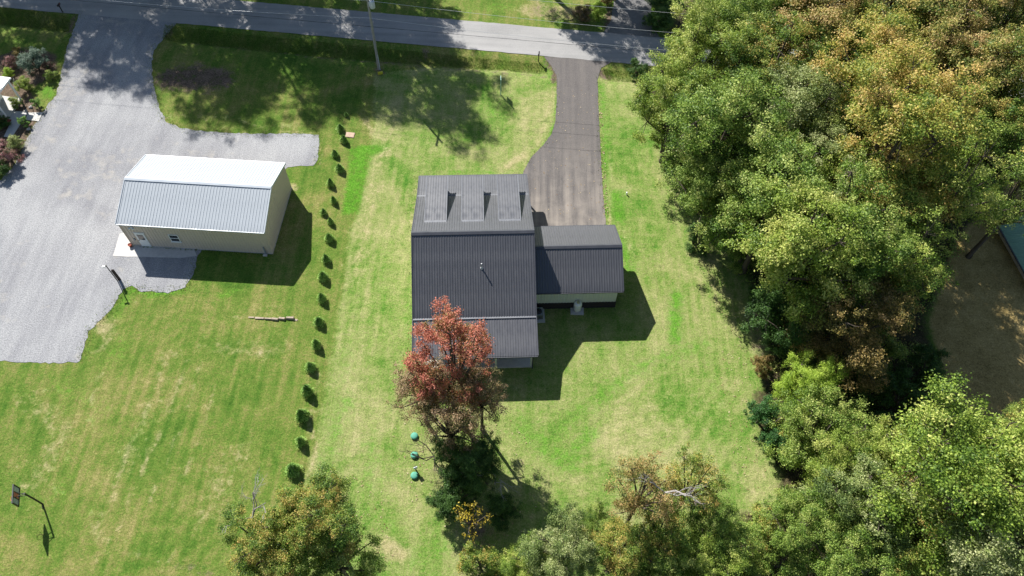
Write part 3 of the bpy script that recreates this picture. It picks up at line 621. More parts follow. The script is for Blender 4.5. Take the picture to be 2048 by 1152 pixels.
def make_crown(name, seed, leaves, leaf=.042, lobes=9, clumps=150, vert=1.05, gap=.0, flat=.65, low=-.55, feather=0.):
    """crown of unit radius: lobes > clumps > leaves. Returns leaf mesh, limb mesh"""
    rng = np.random.default_rng(seed)
    # lobes
    lc = []; lr = []
    for i in range(lobes):
        az = i*2.399+rng.uniform(-.4, .4); h = rng.uniform(low, .75); rr = math.sqrt(max(.08, 1-(abs(h)*.85)**2))*rng.uniform(.42, .68+feather*.6)
        lc.append((rr*math.cos(az), rr*math.sin(az), h*vert)); lr.append(rng.uniform(.30-feather*.3, .46-feather*.2))
    lc.append((rng.uniform(-.12, .12), rng.uniform(-.12, .12), .62*vert)); lr.append(.42)
    lc.append((0, 0, 0)); lr.append(.5)
    lc = np.array(lc); lr = np.array(lr)
    li = rng.integers(0, len(lc), clumps); d = unit(rng.normal(size=(clumps, 3))+np.array([0, 0, .35]))
    cc = lc[li]+d*(lr[li]*rng.uniform(.45, 1.05+feather*.9, clumps))[:, None]*np.array([1, 1, vert])
    cr = rng.uniform(.07-feather*.07, .155-feather*.1, clumps); chue = np.clip(.5+.24*rng.normal(size=clumps)+.18*rng.normal(size=len(lc))[li], 0, 1)
    wgt = cr**1.8; ci = rng.choice(clumps, leaves, p=wgt/wgt.sum())
    off = rng.normal(size=(leaves, 3))*.62; off *= (cr[ci])[:, None]; off[:, 2] *= flat
    c = cc[ci]+off
    nr = rng.normal(size=(leaves, 3))*.55+np.array([0, 0, .62])+unit(c-lc[li[ci]])*.45
    size = leaf*rng.uniform(.65, 1.4, leaves)
    hg = (c[:, 2]/vert+1)/2
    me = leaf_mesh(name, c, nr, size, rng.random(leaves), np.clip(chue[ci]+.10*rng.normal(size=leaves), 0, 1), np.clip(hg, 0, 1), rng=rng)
    # limbs to the lobes and twigs to clumps
    b = MB(); root = Vector((0, 0, -.75*vert))
    for p, r in zip(lc, lr):
        p = Vector(p); m1 = root.lerp(p, .45)+Vector((0, 0, .05))+Vector(rng.normal(size=3)*.04)
        b.tube([root, m1, p], [.045, .028, .012], 5, False)
    for k in range(0, clumps, 3):
        s_ = Vector(lc[li[k]]); e = Vector(cc[k]); b.tube([s_, s_.lerp(e, .5)+Vector(rng.normal(size=3)*.03), e], [.011, .007, .003], 3, False)
    b.tube([(0, 0, -1.0*vert), (0.02, 0, -.4*vert), (0, .02, .35*vert)], [.06, .045, .02], 6, False)
    return me, b.mesh(name+'_limbs')

def make_trunk(seed, n=6):
    rng = random.Random(seed); pts = []; rad = []
    for i in range(n):
        t = i/(n-1); pts.append((rng.uniform(-.25, .25)*t, rng.uniform(-.25, .25)*t, t)); rad.append((1.35 if i == 0 else 1.0)*(1-.35*t))
    pts[-1] = (0, 0, 1)
    return MB().tube(pts, rad, 8).mesh('trunk')
CROWNS = [make_crown('crown', 11+i, 54000, .0295, [16, 20, 15, 22, 18, 14][i], [330, 380, 300, 400, 340, 260][i], [1.0, 1.15, .95, 1.1, 1.25, 1.0][i], feather=.3) for i in range(6)]
SPARSE = [make_crown('crown', 31+i, 13000, .038, 18, 200, 1.3, feather=.3) for i in range(2)]
BUSH = [make_crown('crown', 51+i, 15000, .05, 8, 110, .85, low=-.8) for i in range(3)]
TRUNKS = [make_trunk(i) for i in range(4)]
REDC = make_crown('crown', 78, 34000, .036, 24, 260, 1.85, low=-.85, feather=.3)
trnd = random.Random(5)

def tree(name, label, u, v, zc, r, mat, crown=None, group=None, cat='tree', tr=None, base=None, rz=None, sz=1.0, bark='bark'):
    """crown centre seen at photo pixel (u, v) at height zc, radius r; the trunk stands under it"""
    c = P(u, v, zc); k = trnd.randrange(len(CROWNS))
    me, lm = crown if crown else CROWNS[k]
    if group == 'trees of the wood': r *= 1.22
    T = empty(name, (c.x, c.y, 0), trnd.uniform(0, 6.28) if rz is None else rz, label, cat, group)
    vert = max(x.co.z for x in lm.vertices)
    o = link('crown', me, T, (0, 0, zc), L[mat]); o.scale = (r, r*trnd.uniform(.9, 1.08), r*sz)
    l = link('limbs', lm, T, (0, 0, zc), M[bark]); l.scale = o.scale
    zt = zc-.72*r*sz*vert
    if zt > .3:
        t = link('trunk', TRUNKS[k % 4], T, (0, 0, -.25), M[bark]); q = tr or (.045*r+.06); t.scale = (q, q, zt+.55)
    return T

# ------------------------------------------------------------------ trees of the wood on the right
WG = 'trees of the wood'
for a in [
 ('green_tree', 'yellow-green tree at the wood edge where it meets the road', 1395, 120, 9, 4.2, 'yellowgreen'),
 ('green_tree', 'bright green tree behind the road-side edge tree, topmost green one in the wood', 1470, 55, 10, 4.0, 'green'),
 ('green_tree', 'yellow-green tree leaning over the verge right of the asphalt driveway', 1352, 215, 8, 3.6, 'yellowgreen'),
 ('green_tree', 'green tree on the lawn edge with shade on its lower side, second below the road', 1440, 290, 10, 4.6, 'green'),
 ('grey_green_tree', 'pale grey-green tree in the middle of the wood among green crowns', 1580, 235, 10, 4.0, 'greygreen'),
 ('mixed_tree', 'green tree turning orange right of the topmost green crown', 1530, 150, 10.5, 4.2, 'mixed'),
 ('orange_tree', 'orange-gold tree at the top of the photo nearest the green crowns', 1635, 70, 11, 4.8, 'orange'),
 ('orange_tree', 'orange-gold tree at the top of the photo, second from the green crowns', 1765, 40, 12, 4.8, 'orange'),
 ('orange_tree', 'orange-gold tree at the top of the photo, third from the green crowns', 1885, 50, 12, 4.8, 'orange'),
 ('orange_tree', 'orange tree filling the top right corner of the photo', 2010, 45, 12, 5.0, 'orange'),
 ('orange_tree', 'orange tree at the right photo edge just below the corner tree', 2005, 180, 12, 4.8, 'orange'),
 ('mixed_tree', 'half green half orange tree behind the large gold crown', 1870, 165, 11, 4.4, 'orange'),
 ('gold_tree', 'large gold tree in the centre of the wood, upper of the pair', 1735, 195, 12, 4.8, 'gold'),
 ('gold_tree', 'largest gold tree in the centre of the wood, lower of the pair', 1790, 310, 12.5, 5.2, 'gold'),
 ('mixed_tree', 'olive tree with orange tips between gold crowns and right photo edge', 1930, 270, 10, 3.5, 'mixed'),
 ('grey_green_tree', 'thin grey-green tree with bare twigs left of the largest gold tree', 1640, 355, 9, 3.4, 'greygreen'),
 ('yellow_green_tree', 'bright yellow-green tree beside the green metal roof', 1925, 375, 11.5, 3.6, 'yellowgreen', SPARSE[0]),
 ('green_tree', 'dark green tree bulging over the lawn edge level with the garage', 1420, 395, 7, 3.4, 'green'),
 ('green_tree', 'green tree behind the lawn-edge bulge level with the garage roof', 1545, 420, 10, 4.4, 'green'),
 ('yellow_green_tree', 'pale yellow-green tree overhanging the lawn right of the garage', 1590, 500, 11, 4.6, 'yellowgreen'),
 ('green_tree', 'green tree just right of the pale crown that overhangs the lawn', 1700, 470, 11, 4.4, 'green'),
 ('mixed_tree', 'green and orange tree below the largest gold crown', 1775, 430, 10, 3.5, 'mixed'),
 ('yellow_green_tree', 'yellow-green tree at the wood edge facing the dry golden yard', 1820, 515, 10, 3.0, 'yellowgreen', SPARSE[0]),
 ('brown_tree', 'olive-brown tree in the shade at the lower end of the tall wood', 1695, 650, 7.5, 3.6, 'brown'),
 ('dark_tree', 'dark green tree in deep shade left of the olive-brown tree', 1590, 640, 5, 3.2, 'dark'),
 ('green_tree', 'yellow-green tree at the right photo edge above the big lower crown', 2062, 860, 5.5, 2.0, 'mixed'),
 ('lime_tree', 'small lime-green tree lit by the sun below the shaded wood', 1612, 775, 5.5, 2.1, 'lime'),
 ('green_tree', 'bushy green tree in the lower wood right of the dark cedar', 1640, 870, 5, 3.1, 'green'),
 ('green_tree', 'yellow-green bushy tree below the bushy green one in the lower wood', 1660, 940, 4.5, 2.6, 'yellowgreen'),
 ('yellow_green_tree', 'big yellow-green tree in the lower right corner, largest there', 1890, 985, 8.5, 4.9, 'yellowgreen'),
 ('yellow_green_tree', 'yellow-green tree cut by the right photo edge beside the big lower one', 2040, 985, 9, 4.0, 'yellowgreen'),
 ('grey_green_tree', 'grey-green tree in the bottom right corner of the photo', 1985, 1120, 9, 3.9, 'greygreen'),
 ('mixed_tree', 'pale tree with pinkish tips left of the big lower right crown', 1720, 1010, 6, 3.2, 'greygreen'),
 ('green_tree', 'olive tree at the bottom photo edge left of the grey-green corner tree', 1820, 1100, 5.5, 2.8, 'mixed'),
 ('green_tree', 'dull green tree at the bottom photo edge below the pale pinkish tree', 1690, 1110, 5, 2.7, 'green'),
 ('green_tree', 'green tree filling the canopy between the verge tree and the grey-green one', 1490, 215, 8.5, 3.8, 'mixed'),
 ('green_tree', 'green tree low in the canopy left of the large gold trees', 1650, 260, 9, 3.8, 'green'),
 ('mixed_tree', 'orange-tipped green tree at the top edge above the road', 1560, 40, 9.5, 3.8, 'mixed'),
 ('green_tree', 'green tree peeping between the upper gold tree and the top orange row', 1690, 120, 9.5, 3.8, 'mixed'),
 ('orange_tree', 'orange tree peeping between the gold pair and the right edge trees', 1830, 110, 10.5, 4.0, 'orange'),
 ('mixed_tree', 'olive-orange tree at the right edge above the bright yellow-green one', 2030, 300, 10, 3.6, 'mixed', SPARSE[0]),
 ('green_tree', 'green tree under the largest gold crown on its left side', 1700, 390, 8.5, 3.6, 'yellowgreen'),
 ('green_tree', 'green tree on the lawn side between the bulge and the pale overhanging crown', 1480, 360, 8.5, 3.6, 'yellowgreen'),
 ('green_tree', 'green tree right of the bright yellow-green crown at the photo edge', 2040, 400, 9, 3.0, 'green', SPARSE[1]),
 ('green_tree', 'green tree in half shade under the pale crown that overhangs the lawn', 1660, 560, 7.5, 3.6, 'green'),
 ('green_tree', 'green tree in half shade facing the dry yard, under the yellow-green edge crown', 1765, 575, 7.5, 2.8, 'mixed', SPARSE[1]),
 ('green_tree', 'bright bushy tree between the lime tree and the big lower right crown', 1745, 935, 5, 2.6, 'yellowgreen'),
 ('mixed_tree', 'small rusty tree between the pinkish tree and the big lower right crown', 1790, 1020, 5.5, 2.4, 'rust'),
 ('green_tree', 'bright green tree at the bottom edge left of the pale pinkish tree', 1600, 1060, 4.5, 2.4, 'green'),
]: tree(*a, group=WG)
RUST = tree('rusty_tree', 'orange-green half bare tree with a dark leaning trunk at the bottom of the lawn', 1285, 985, 9.5, 2.5, 'rust', SPARSE[0], sz=1.25)
tree('rusty_tree', 'thin yellow-green tree right of the half bare orange tree', 1385, 975, 8.5, 2.3, 'mixed', SPARSE[1], sz=1.2)
tree('brown_tree', 'brown-leaved tree low under the half bare orange-green tree', 1325, 1060, 6.5, 2.4, 'mixed', SPARSE[1])
tree('green_tree', 'fresh green tree at the bottom edge under the leaning trunk', 1430, 1075, 5.5, 2.7, 'green')
tree('yellow_tree', 'low yellow-green tree at the bottom edge right of the leaning trunk', 1400, 1130, 5, 2.5, 'yellowgreen')
tree('green_tree', 'green tree at the bottom edge left of the leaning trunk', 1320, 1130, 5, 2.5, 'green')
tree('olive_tree', 'olive and orange tree at the bottom edge below the row of evergreens, right crown', 640, 1045, 9, 3.1, 'mixed')
tree('olive_tree', 'olive tree at the bottom edge below the evergreens, left crown with bare twigs above', 535, 1095, 8.5, 3.0, 'mixed', CROWNS[2])
tree('green_tree', 'darker green tree at the bottom edge right below the olive crowns', 670, 1120, 7, 2.9, 'green')
tree('pale_green_tree', 'pale green bushy tree at the bottom edge right of the red maple shade', 1125, 1105, 6, 2.8, 'greygreen')
tree('green_tree', 'green tree with red tinge between pale bushy tree and half bare tree', 1235, 1110, 5.5, 2.7, 'mixed')
tree('green_tree', 'low green tree at the bottom edge left of the pale bushy tree', 1060, 1130, 4, 2.0, 'yellowgreen')
tree('green_tree', 'small fresh green tree behind the pale bushy tree at the lawn', 1190, 1060, 4, 1.7, 'green')
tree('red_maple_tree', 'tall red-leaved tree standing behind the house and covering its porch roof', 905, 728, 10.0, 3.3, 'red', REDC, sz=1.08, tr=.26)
tree('brown_tree', 'thin brown and mauve tree at the left foot of the red tree', 840, 775, 7.0, 2.4, 'mauve', SPARSE[0])
tree('brown_tree', 'thin brown and mauve tree at the right foot of the red tree', 962, 790, 7.0, 2.3, 'mauve', SPARSE[1])
tree('brown_tree', 'mauve-brown leafy tree directly in front of the red tree trunk', 900, 845, 6.0, 2.9, 'mauve', SPARSE[1])
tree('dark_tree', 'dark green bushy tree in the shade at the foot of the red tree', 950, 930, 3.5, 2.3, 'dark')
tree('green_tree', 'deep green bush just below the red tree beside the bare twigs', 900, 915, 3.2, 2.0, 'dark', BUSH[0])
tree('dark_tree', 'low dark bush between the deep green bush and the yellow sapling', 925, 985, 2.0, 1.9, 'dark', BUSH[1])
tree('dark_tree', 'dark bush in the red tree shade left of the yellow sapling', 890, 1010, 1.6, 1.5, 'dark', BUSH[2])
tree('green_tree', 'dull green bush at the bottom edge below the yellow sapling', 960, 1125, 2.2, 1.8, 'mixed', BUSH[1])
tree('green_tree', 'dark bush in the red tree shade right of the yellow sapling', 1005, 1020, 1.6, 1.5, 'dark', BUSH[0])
tree('yellow_sapling', 'sparse sapling with scattered yellow leaves in the red tree shade', 942, 1040, 4, 1.7, 'yellow', make_crown('crown', 91, 420, .085, 9, 60, 1.0))
SH = 'shrubs along the wood edge'
for a in [
 ('cedar_bush', 'dense dark green cedar bush at the lawn corner below the lime tree', 1525, 830, 1.6, 1.7, 'juniper'),
 ('cedar_bush', 'dense dark green cedar bush directly below the other cedar at the lawn corner', 1548, 890, 1.4, 1.5, 'juniper'),
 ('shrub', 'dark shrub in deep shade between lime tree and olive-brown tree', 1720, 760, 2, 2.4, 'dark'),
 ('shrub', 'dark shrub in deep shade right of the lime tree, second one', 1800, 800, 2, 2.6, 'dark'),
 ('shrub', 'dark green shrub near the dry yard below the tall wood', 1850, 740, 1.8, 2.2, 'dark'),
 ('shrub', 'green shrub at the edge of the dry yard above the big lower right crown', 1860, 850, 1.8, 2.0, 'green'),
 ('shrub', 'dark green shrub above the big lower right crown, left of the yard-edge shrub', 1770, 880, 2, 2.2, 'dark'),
 ('shrub', 'brownish shrub on the lawn edge below the overhanging pale crown', 1525, 730, 1.0, 1.2, 'brown'),
 ('shrub', 'green shrub at the lower lawn corner beside fallen twigs', 1585, 1000, 1.5, 1.6, 'green'),
 ('shrub', 'pale olive shrub at the bottom of the lawn between leaning trunk and wood', 1530, 1060, 1.8, 2.0, 'mixed'),
 ('shrub', 'green shrub at the bottom photo edge below the pale olive one', 1570, 1120, 2, 2.1, 'green'),
 ('shrub', 'reddish shrub at the bottom photo edge below the olive shrubs', 1640, 1150, 1.5, 1.5, 'pink'),
 ('shrub', 'yellow-green shrub at the bottom photo edge left of the reddish one', 1490, 1130, 1.6, 1.7, 'yellowgreen'),
 ('shrub', 'yellow-green shrub at the bottom edge below the yellow-leaved sapling', 1015, 1140, 1.8, 1.7, 'yellowgreen'),
 ('shrub', 'leafy green shrub under the yellow-green tree at the verge', 1330, 275, 2.2, 2.3, 'yellowgreen'),
 ('shrub', 'leafy green shrub on the lawn edge, second below the road verge', 1360, 340, 2.2, 2.3, 'green'),
 ('shrub', 'pale shrub on the lawn edge, third below the road verge', 1395, 395, 2.2, 2.3, 'greygreen'),
 ('shrub', 'green shrub on the lawn edge under the bulging dark crown', 1402, 478, 1.2, 1.7, 'dark'),
 ('shrub', 'green shrub on the lawn edge level with the garage rear wall', 1490, 500, 2.0, 2.3, 'green'),
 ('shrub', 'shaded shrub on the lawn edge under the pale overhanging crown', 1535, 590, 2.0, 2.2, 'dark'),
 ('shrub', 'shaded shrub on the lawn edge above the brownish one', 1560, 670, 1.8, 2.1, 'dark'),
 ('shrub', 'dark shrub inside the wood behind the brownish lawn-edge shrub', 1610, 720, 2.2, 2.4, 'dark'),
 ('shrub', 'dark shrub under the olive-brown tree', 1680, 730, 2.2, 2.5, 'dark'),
 ('shrub', 'green shrub below the olive-brown tree toward the dry yard', 1760, 700, 2.2, 2.4, 'green'),
 ('shrub', 'green shrub in the lower wood between cedar and bushy green tree', 1590, 880, 1.8, 1.9, 'mixed'),
 ('shrub', 'green shrub left of the pale tree with pinkish tips', 1640, 1020, 2.0, 2.0, 'green'),
 ('shrub', 'green shrub at the verge right of the driveway entrance', 1275, 140, .8, 1.4, 'dark'),
]: tree(*a, crown=BUSH[trnd.randrange(3)], group=SH, cat='shrub')

# trees across the road, mostly above the frame: their shade falls on the road and the front lawns
FT = 'tall trees across the road'
def far_tree(label, x, y, zc, r, mat, crown):
    T = empty('roadside_tree', (x, y, 0), trnd.uniform(0, 6.28), label, 'tree', FT)
    me, lm = CROWNS[crown]; o = link('crown', me, T, (0, 0, zc), L[mat]); o.scale = (r, r, r*1.15); l = link('limbs', lm, T, (0, 0, zc), M['bark']); l.scale = o.scale
    t = link('trunk', TRUNKS[crown % 4], T, (0, 0, -.3), M['bark']); t.scale = (.42, .42, zc-r*.5)
for x, y, zc, r, c, lb in [(-24.5, 88.3, 18.6, 6.9, 1, 'shading the lawn right of the utility pole'), (-33.5, 89.5, 20, 7.0, 0, 'shading the lawn left of the utility pole'), (-42.5, 90.5, 20, 7.0, 3, 'shading the lawn above the first evergreens'), (-52, 92, 20, 7.2, 4, 'shading the bare soil patch beside the gravel'), (-61, 94, 20, 7.0, 1, 'shading the right side of the gravel mouth'),
                        (-70, 96.5, 20, 7.2, 2, 'shading the mouth of the gravel driveway'), (-79, 97, 19, 7.2, 3, 'shading the lawn left of the gravel driveway'), (-88, 95, 18, 7, 0, 'shading the planting bed at the top left'), (-25, 96, 16.5, 5.4, 5, 'farther back, shading the road right of the utility pole'), (-33.5, 98, 17, 5.8, 2, 'farther back, shading the road at the utility pole'), (-43, 99.5, 17, 5.8, 0, 'farther back, shading the road above the soil patch'), (-53, 101, 17, 6.0, 3, 'farther back, shading the road right of the gravel mouth'),
                        (-63, 103, 17, 6.0, 5, 'farther back, shading the road at the gravel mouth'), (-73, 104.5, 17, 6.0, 1, 'farther back, shading the road left of the gravel mouth'), (-84, 106, 17, 6.0, 4, 'farther back, shading the road at the top left corner'),
                        (1.0, 89, 12.5, 4.0, 0, 'shading the road above the asphalt driveway'), (8, 90, 13, 4.8, 1, 'shading the mouth of the far driveway'), (15.5, 91, 13, 5.0, 0, 'shading the road at the edge of the wood')]:
    far_tree('tall green tree above the photo, ' + lb, x, y, zc, r, 'green', c)

# ------------------------------------------------------------------ row of young evergreens
def make_evergreen(seed):
    rng = np.random.default_rng(seed); n = 2200
    h = rng.random(n)**.85; az = rng.random(n)*2*math.pi; br = rng.integers(0, 34, n); baz = br*2.4+rng.normal(size=n)*.22
    rad = .46*(1-h)**.75*(.35+.65*np.abs(np.sin(br*1.7)))*rng.uniform(.25, 1.0, n)**.5+.012
    c = np.stack([rad*np.cos(baz), rad*np.sin(baz), .04+h*.93+rad*.15], 1)
    out = np.stack([np.cos(baz), np.sin(baz), np.full(n, .55)], 1)
    nr = rng.normal(size=(n, 3))*.5+np.stack([np.cos(baz)*.4, np.sin(baz)*.4, np.full(n, .6)], 1)
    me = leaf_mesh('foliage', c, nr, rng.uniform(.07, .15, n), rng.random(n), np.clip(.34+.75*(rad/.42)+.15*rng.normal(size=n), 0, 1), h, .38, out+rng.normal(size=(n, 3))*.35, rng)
    return me
EV = [make_evergreen(i) for i in (3, 4, 5)]
EVT = MB().tube([(0, 0, -.05), (0, 0, .5), (0, 0, .95)], [.028, .018, .004], 6).mesh('stem')
evs = [(693, 232, 1.35), (681, 260, 1.7), (688, 284, 1.75), (670, 312, 1.7), (680, 341, 1.75), (661, 371, 1.9), (668, 404, 1.95), (647, 427, 1.5), (662, 447, 1.8), (660, 480, 2.0), (653, 522, 2.05), (647, 556, 2.3), (644, 600, 2.1), (638, 646, 2.3), (633, 693, 2.35), (622, 737, 2.45), (616, 785, 2.4), (607, 835, 2.4), (602, 886, 2.3), (588, 943, 2.3), (572, 988, 2.1)]
ordn = ['first', 'second', 'third', 'fourth', 'fifth', 'sixth', 'seventh', 'eighth', 'ninth', 'tenth', 'eleventh', 'twelfth', 'thirteenth', 'fourteenth', 'fifteenth', 'sixteenth', 'seventeenth', 'eighteenth', 'nineteenth', 'twentieth', 'twenty-first']
for i, (u, v, h) in enumerate(evs):
    c = P(u, v); extra = ', nearest the road' if i == 0 else (', last before the olive tree' if i == 20 else ' counted from the road')
    T = empty('young_evergreen', (c.x, c.y, 0), trnd.uniform(0, 6), 'young conical evergreen, %s in the long row on the lawn%s' % (ordn[i], extra), 'evergreen', 'row of young evergreens')
    o = link('foliage', EV[i % 3], T, None, L['evergreen']); s = h*trnd.uniform(.44, .60); wq = s*trnd.uniform(1.0, 1.35); o.scale = (wq, wq*trnd.uniform(.9, 1.1), s); o.rotation_euler = (trnd.uniform(-.08, .08), trnd.uniform(-.08, .08), 0)
    t = link('stem', EVT, T, None, M['bark']); t.scale = (s, s, s)

# ------------------------------------------------------------------ bare twigs
def bare(label, u, v, z0, hgt, seed, spread=1.0, mat='bark_pale', n=14):
    rng = np.random.default_rng(seed); c = P(u, v, z0); b = MB()
    def grow(p, d, ln, r, depth):
        e = p+d*ln; mid = p+d*ln*.5+Vector(rng.normal(size=3)*ln*.08); b.tube([p, mid, e], [r, r*.8, r*.55], 4, False)
        if depth:
            for _ in range(rng.integers(2, 4)):
                d2 = (d+Vector(rng.normal(size=3))*.55).normalized(); grow(p+d*ln*rng.uniform(.4, 1), d2, ln*rng.uniform(.5, .75), r*.5, depth-1)
    for i in range(n//3):
        an = rng.uniform(0, 6.28); d = Vector((math.cos(an)*spread, math.sin(an)*spread, 1)).normalized(); grow(Vector((0, 0, 0)), d, hgt*.5, .05, 3)
    b.tube([(0, 0, -z0-.1), (0, 0, 0)], [.07, .05], 5)
    return tag(b.build('bare_sapling', M[mat], None, (c.x, c.y, z0)), label, 'sapling', 'bare leafless saplings')
bare('bare pale twiggy sapling in the shade right of the red tree', 990, 950, 2.2, 3.6, 1, .9)
bare('bare grey sapling among green crowns in the middle of the wood', 1590, 385, 8.5, 5.0, 2, .8)
bare('bare pale branches on top of the olive tree beside the last evergreen', 505, 1035, 9.5, 3.6, 3, 1.0)
bare('bare pale branches of the dead top beside the half bare tree', 1330, 985, 11.5, 3.2, 4, 1.3)
bare('bare pale twigs low in the wood left of the big lower right crown', 1690, 1090, 5.0, 3.4, 5, 1.2)
bare('bare dark branches reaching over the green septic lids', 868, 912, 1.6, 4.2, 6, 1.4, 'bark')
bare('bare brown shrub across the road left of the far driveway', 1160, 40, .2, 3.6, 7, .9, 'bark')
lt = MB().tube([P(1387, 1160, .3), P(1352, 1080, 3.4), P(1318, 1000, 6.6), P(1300, 960, 8.8)], [.26, .22, .17, .10], 8).build('leaning_trunk', M['bark'])
tag(lt, 'dark leaning bare trunk rising from the bottom edge of the photo', 'tree trunk')

# ------------------------------------------------------------------ undergrowth, long ditch grass and fallen leaves
def scatter(poly_px, n, seed):
    q = pts_arr(poly_px); rng = np.random.default_rng(seed); lo, hi = q.min(0), q.max(0); out = np.zeros((0, 2))
    while len(out) < n:
        p = lo+rng.random((n*2, 2))*(hi-lo); out = np.concatenate([out, p[sdf(p, q) < 0]])
    return out[:n], rng
def undergrowth():
    cl, rng = scatter([p for p in [(1330, 160), (1350, 320), (1420, 420), (1500, 580), (1545, 660), (1555, 760), (1540, 880), (1580, 970), (1560, 1020), (1450, 1050), (1390, 1160), (2100, 1160), (1960, 880), (1880, 800), (1840, 640), (1890, 540), (1950, 400), (2100, 200), (2100, 60), (1400, 60)]], 1300, 8)
    per = 60; n = len(cl)*per; r = rng.uniform(.4, 1.5, len(cl)); ci = np.repeat(np.arange(len(cl)), per)
    off = unit(rng.normal(size=(n, 3)))*rng.random((n, 1))**.4; off[:, 2] = np.abs(off[:, 2])*.9
    c = np.concatenate([cl[ci], np.zeros((n, 1))], 1)+off*r[ci][:, None]
    hue = np.clip(rng.random(len(cl))[ci]+.1*rng.normal(size=n), 0, 1)
    me = leaf_mesh('undergrowth', c, off+np.array([0, 0, .5])+rng.normal(size=(n, 3))*.5, rng.uniform(.12, .26, n), rng.random(n), hue, hue, rng=rng)
    tag(link('undergrowth', me, None, None, L['green']), 'tangled low undergrowth on the floor of the wood', 'undergrowth', None, 'stuff')
undergrowth()
def ditch_grass():
    parts = []
    for k, (pp, n) in enumerate([([(330, 50), (640, 82), (860, 104), (1085, 124), (1095, 145), (860, 128), (640, 112), (325, 78)], 26000), ([(-40, 8), (140, 32), (138, 62), (-40, 42)], 9000), ([(1205, 136), (1340, 142), (1340, 168), (1215, 160)], 5000)]):
        p, rng = scatter(pp, n, 20+k); z, _ = height(p); parts.append((p, z))
    p = np.concatenate([a for a, _ in parts]); z = np.concatenate([b for _, b in parts]); n = len(p); rng = np.random.default_rng(9)
    h = rng.uniform(.06, .20, n); c = np.stack([p[:, 0], p[:, 1], z+h*.42], 1)
    ax = np.array([0, 0, 1.])+rng.normal(size=(n, 3))*.42
    cell = np.sin(p[:, 0]*1.3)*np.sin(p[:, 1]*1.9+p[:, 0]*.7)*.25+.45
    me = leaf_mesh('ditch_grass', c, rng.normal(size=(n, 3))*np.array([1, 1, .25]), h, rng.random(n), np.clip(cell+.2*rng.normal(size=n), 0, 1), h, .22, ax, rng)
    tag(link('ditch_grass', me, None, None, L['grass']), 'long rough grass along the roadside ditch', 'grass', None, 'stuff')
ditch_grass()
def border_tufts():
    """grass and weeds creeping over the gravel edge and along the asphalt"""
    rng = np.random.default_rng(12); pts = []
    def along(poly_px, dens, spread):
        q = pts_arr(poly_px)
        for a_, b_ in zip(q[:-1], q[1:]):
            n_ = int(np.linalg.norm(b_-a_)*dens)
            if n_: t = rng.random((n_, 1)); nrm_ = np.array([-(b_-a_)[1], (b_-a_)[0]])/np.linalg.norm(b_-a_); pts.append(a_+(b_-a_)*t+nrm_*rng.normal(size=(n_, 1))*spread)
    along(GRAVEL[3:16], 70, .34); along(GRAVEL[20:35], 60, .34); along(GRAVEL[36:], 50, .3); along(DRIVE[:9], 22, .2); along(DRIVE[11:], 22, .2)
    along([(262, 488), (266, 493), (547, 510), (585, 380)], 40, .06); along([(824, 740), (824, 420), (838, 352)], 25, .3)
    p = np.concatenate(pts); n = len(p); h = rng.uniform(.05, .17, n); c = np.stack([p[:, 0], p[:, 1], h*.4], 1)
    cell = np.clip(.5+.35*np.sin(p[:, 0]*1.7+p[:, 1]*2.3)+.25*rng.normal(size=n), 0, 1)
    keep = rng.random(n) < .35+.6*(np.sin(p[:, 0]*2.9)*np.sin(p[:, 1]*3.7) > -.1); 
    me = leaf_mesh('border_tufts', c[keep], (rng.normal(size=(n, 3))*np.array([1, 1, .5])+np.array([0, 0, .5]))[keep], h[keep], rng.random(n)[keep], cell[keep], h[keep], .4, (np.array([0, 0, .6])+rng.normal(size=(n, 3))*.6)[keep], rng)
    tag(link('border_tufts', me, None, None, L['grass']), 'grass and weeds growing over the edges of gravel and asphalt', 'grass', None, 'stuff')
border_tufts()
def fallen():
    p, rng = scatter([(1060, 320), (1110, 270), (1113, 180), (1196, 180), (1212, 440), (1080, 440)], 150, 5); n = len(p)
    c = np.stack([p[:, 0], p[:, 1], np.full(n, .035)], 1); s = rng.uniform(.06, .16, n)
    e, _ = scatter([(1196, 200), (1202, 200), (1218, 440), (1208, 440)], 130, 6); m = len(e)
    c = np.concatenate([c, np.stack([e[:, 0], e[:, 1], np.full(m, .045)], 1)]); s = np.concatenate([s, rng.uniform(.08, .18, m)]); n += m
    for pg, k_ in (([(780, 800), (1030, 800), (1100, 1000), (1000, 1130), (800, 1000)], 260), ([(1290, 200), (1420, 420), (1520, 640), (1500, 760), (1540, 980), (1480, 980), (1440, 760), (1450, 640), (1340, 420)], 420), ([(600, 930), (760, 960), (790, 1130), (720, 1130)], 120)):
        e, _ = scatter(pg, k_, 40+k_); c = np.concatenate([c, np.stack([e[:, 0], e[:, 1], np.full(k_, .03)], 1)]); s = np.concatenate([s, rng.uniform(.06, .15, k_)]); n += k_
    me = leaf_mesh('fallen_leaves', c, rng.normal(size=(n, 3))*.2+np.array([0, 0, 1]), s, rng.random(n), rng.random(n), rng.random(n), .8, None, rng)
    tag(link('fallen_leaves', me, None, None, L['litter']), 'dry fallen leaves scattered on the asphalt driveway and the lawn edges', 'leaves', None, 'stuff')
fallen()

